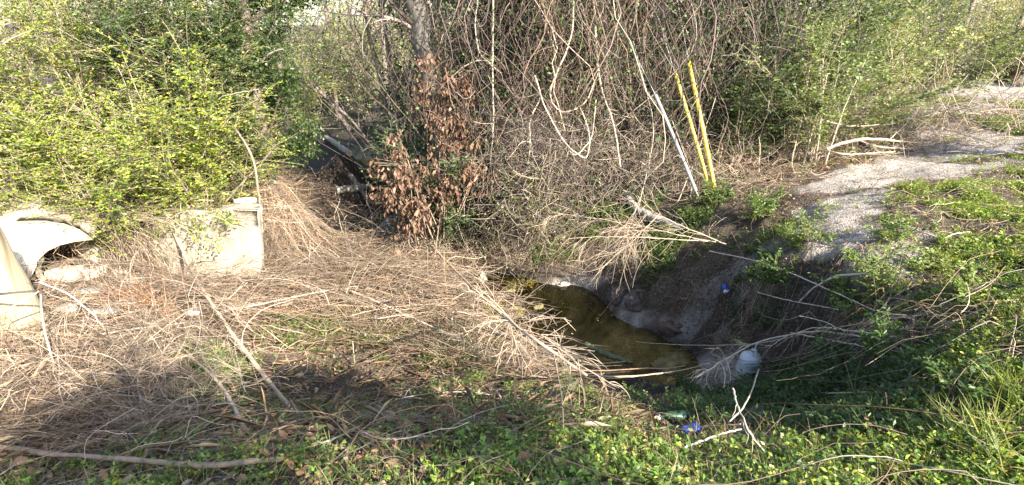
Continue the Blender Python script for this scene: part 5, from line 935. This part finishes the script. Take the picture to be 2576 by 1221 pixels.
c_ = at(1825, 728, .03); root = thing('drink_can', 'small blue and white drink can lying on the shaded bank', 'can', c_)
bl, wh, sv = (.03, .08, .42), (.7, .7, .68), (.5, .5, .52); axc = (.25, -.7, -.75)
g = Geo(); lathe(g, c_ - nrm(A(axc)) * .045, axc, [(.001, -.002), (.024, 0), (.031, .006), (.032, .02), (.032, .055), (.032, .056), (.032, .085)], [sv, sv, bl, bl, bl, wh, wh], crush=.02); g.build('body', M_CAN, root, smooth=True)
g = Geo(); lathe(g, c_ - nrm(A(axc)) * .045, axc, [(.032, .085), (.026, .092), (.024, .088), (.001, .086)], wh); g.build('can_end', M_CAN, root)
c_ = at(1738, 1088, .02); g = Geo(); lathe(g, c_ - A([.05, 0, 0]), (1, .15, .15), [(.001, 0), (.022, .004), (.028, .02), (.02, .05), (.029, .08), (.024, .10), (.001, .104)], (.04, .12, .55), crush=.18); tag(g.build('crumpled_can', M_CAN), 'crumpled bright blue can in the dead grass at the lower right', 'can')
c_ = at(1690, 1052, .03); root = thing('plastic_bottle', 'green plastic bottle with a white cap in the weeds', 'bottle', c_)
g = Geo(); lathe(g, c_ + A([.09, .02, 0]), (-1, -.2, .1), [(.001, 0), (.03, .003), (.032, .02), (.032, .11), (.022, .145), (.013, .16), (.012, .172)], (.015, .06, .03)); g.build('body', M_PL, root, smooth=True)
g = Geo(); lathe(g, c_ + A([.09, .02, 0]), (-1, -.2, .1), [(.0125, .168), (.0150, .170), (.0150, .188), (.001, .190)], (.75, .78, .78)); g.build('cap', M_PL, root)
c_ = at(1882, 905, .10); root = thing('plastic_jug', 'pale bluish plastic jug half hidden behind dead twigs', 'jug', c_ - A([0, 0, .1]))
g = Geo(); lathe(g, c_ - A([0, 0, .13]), (.12, -.1, 1), [(.001, 0), (.085, .0), (.095, .02), (.092, .07), (.096, .075), (.092, .12), (.096, .125), (.09, .17), (.06, .205), (.025, .22), (.022, .235)], (.62, .68, .74), crush=.025); g.build('body', M_PL, root, smooth=True)
g = Geo(); lathe(g, c_ - A([0, 0, .13]), (.12, -.1, 1), [(.0235, .228), (.027, .230), (.027, .25), (.001, .252)], (.5, .56, .64)); g.build('cap', M_PL, root)
rock('foam_scrap', 'lump of white foam on the debris heap', at(488, 790, .14), (.045, .03, .025), (.75, .74, .72), cat='foam', seed=5, rough=.4, M=M_PL)
# uprooted stump at the far right
s0 = at(2510, 205); root = thing('uprooted_stump', 'dark uprooted stump with bare roots beyond the sand track', 'stump', s0)
gb = Geo(); tubes(gb, resample([s0 + A([.5, .1, .1]), s0 + A([0, 0, .2]), s0 + A([-.5, 0, .15])], 8), np.linspace(.22, .12, 8), (.12,.09,.075), 9, True); gb.build('stump_body', M_BARK, root)
gb = Geo(); n = 26; tubes(gb, wander(np.repeat((s0 + A([.3, 0, .25]))[None], n, 0) + rng.normal(size=(n, 3)) * .15, rdir(n, .3), U(.4, 1.1, n), 9, .2), np.linspace(.035, .008, 9)[None] * np.ones((n, 1)), pick([(.34,.27,.2),(.2,.15,.12)], n), 5); gb.build('roots', M_BARK, root)

# ================================================================== UNSEEN TREES, added and shaped to throw shade into the view
def shade_tree(x, y, zc, ra, rz_, nleaf, lab, L=.09, ry=None):
    ry = ry or ra
    b_ = gz((x, y, 0)); root = thing('shade_caster_tree', lab, 'tree', b_, 'unseen trees added to cast shade')
    g_ = Geo(); pth = resample([b_, (x + .05, y, zc * .5), (x, y, zc + rz_ * .5)], 12); tubes(g_, pth, np.linspace(.11, .05, 12), (.2,.16,.13), 9, True); g_.build('trunk', M_BARK, root, smooth=True)
    n = 60; i = U(.5, 1, n); p, t = onpath(pth[None], np.zeros(n, int), i); q = A([x, y, zc]) + rdir(n) * A([ra, ry, rz_]) * U(.5, 1, n)[:, None]; u = np.linspace(0, 1, 8)[None, :, None]
    br = p[:, None] * (1 - u) + q[:, None] * u + np.cumsum(rng.normal(size=(n, 8, 3)), 1) * .02; gb_ = Geo(); tubes(gb_, br, np.linspace(.03, .006, 8)[None] * np.ones((n, 1)), (.22,.18,.14), 4); gb_.build('branches', M_TWIG, root)
    c_ = A([x, y, zc]) + rdir(nleaf) * A([ra, ry, rz_]) * (U(0, 1, nleaf) ** .45)[:, None] * (1 + .25 * rng.normal(size=(nleaf, 1))); gl_ = Geo(); leaves(gl_, c_, rdir(nleaf), rdir(nleaf), L * U(.7, 1.3, nleaf), L * .55, pick(G2, nleaf, .3)); gl_.build('crown', M_LEAF, root)
shade_tree(2.35, -2.6, 3.15, .55, .46, 2600, 'unseen round-crowned tree added behind the viewer to shade the lower left')
shade_tree(9.4, 4.3, 3.1, 1.0, .7, 1500, 'unseen thin-crowned tree added outside the right edge to dapple the sand track')
shade_tree(2.7, -1.3, 2.6, .75, .2, 1000, 'unseen flat-crowned tree added behind the viewer to shade the crest of the near bank', ry=.2)
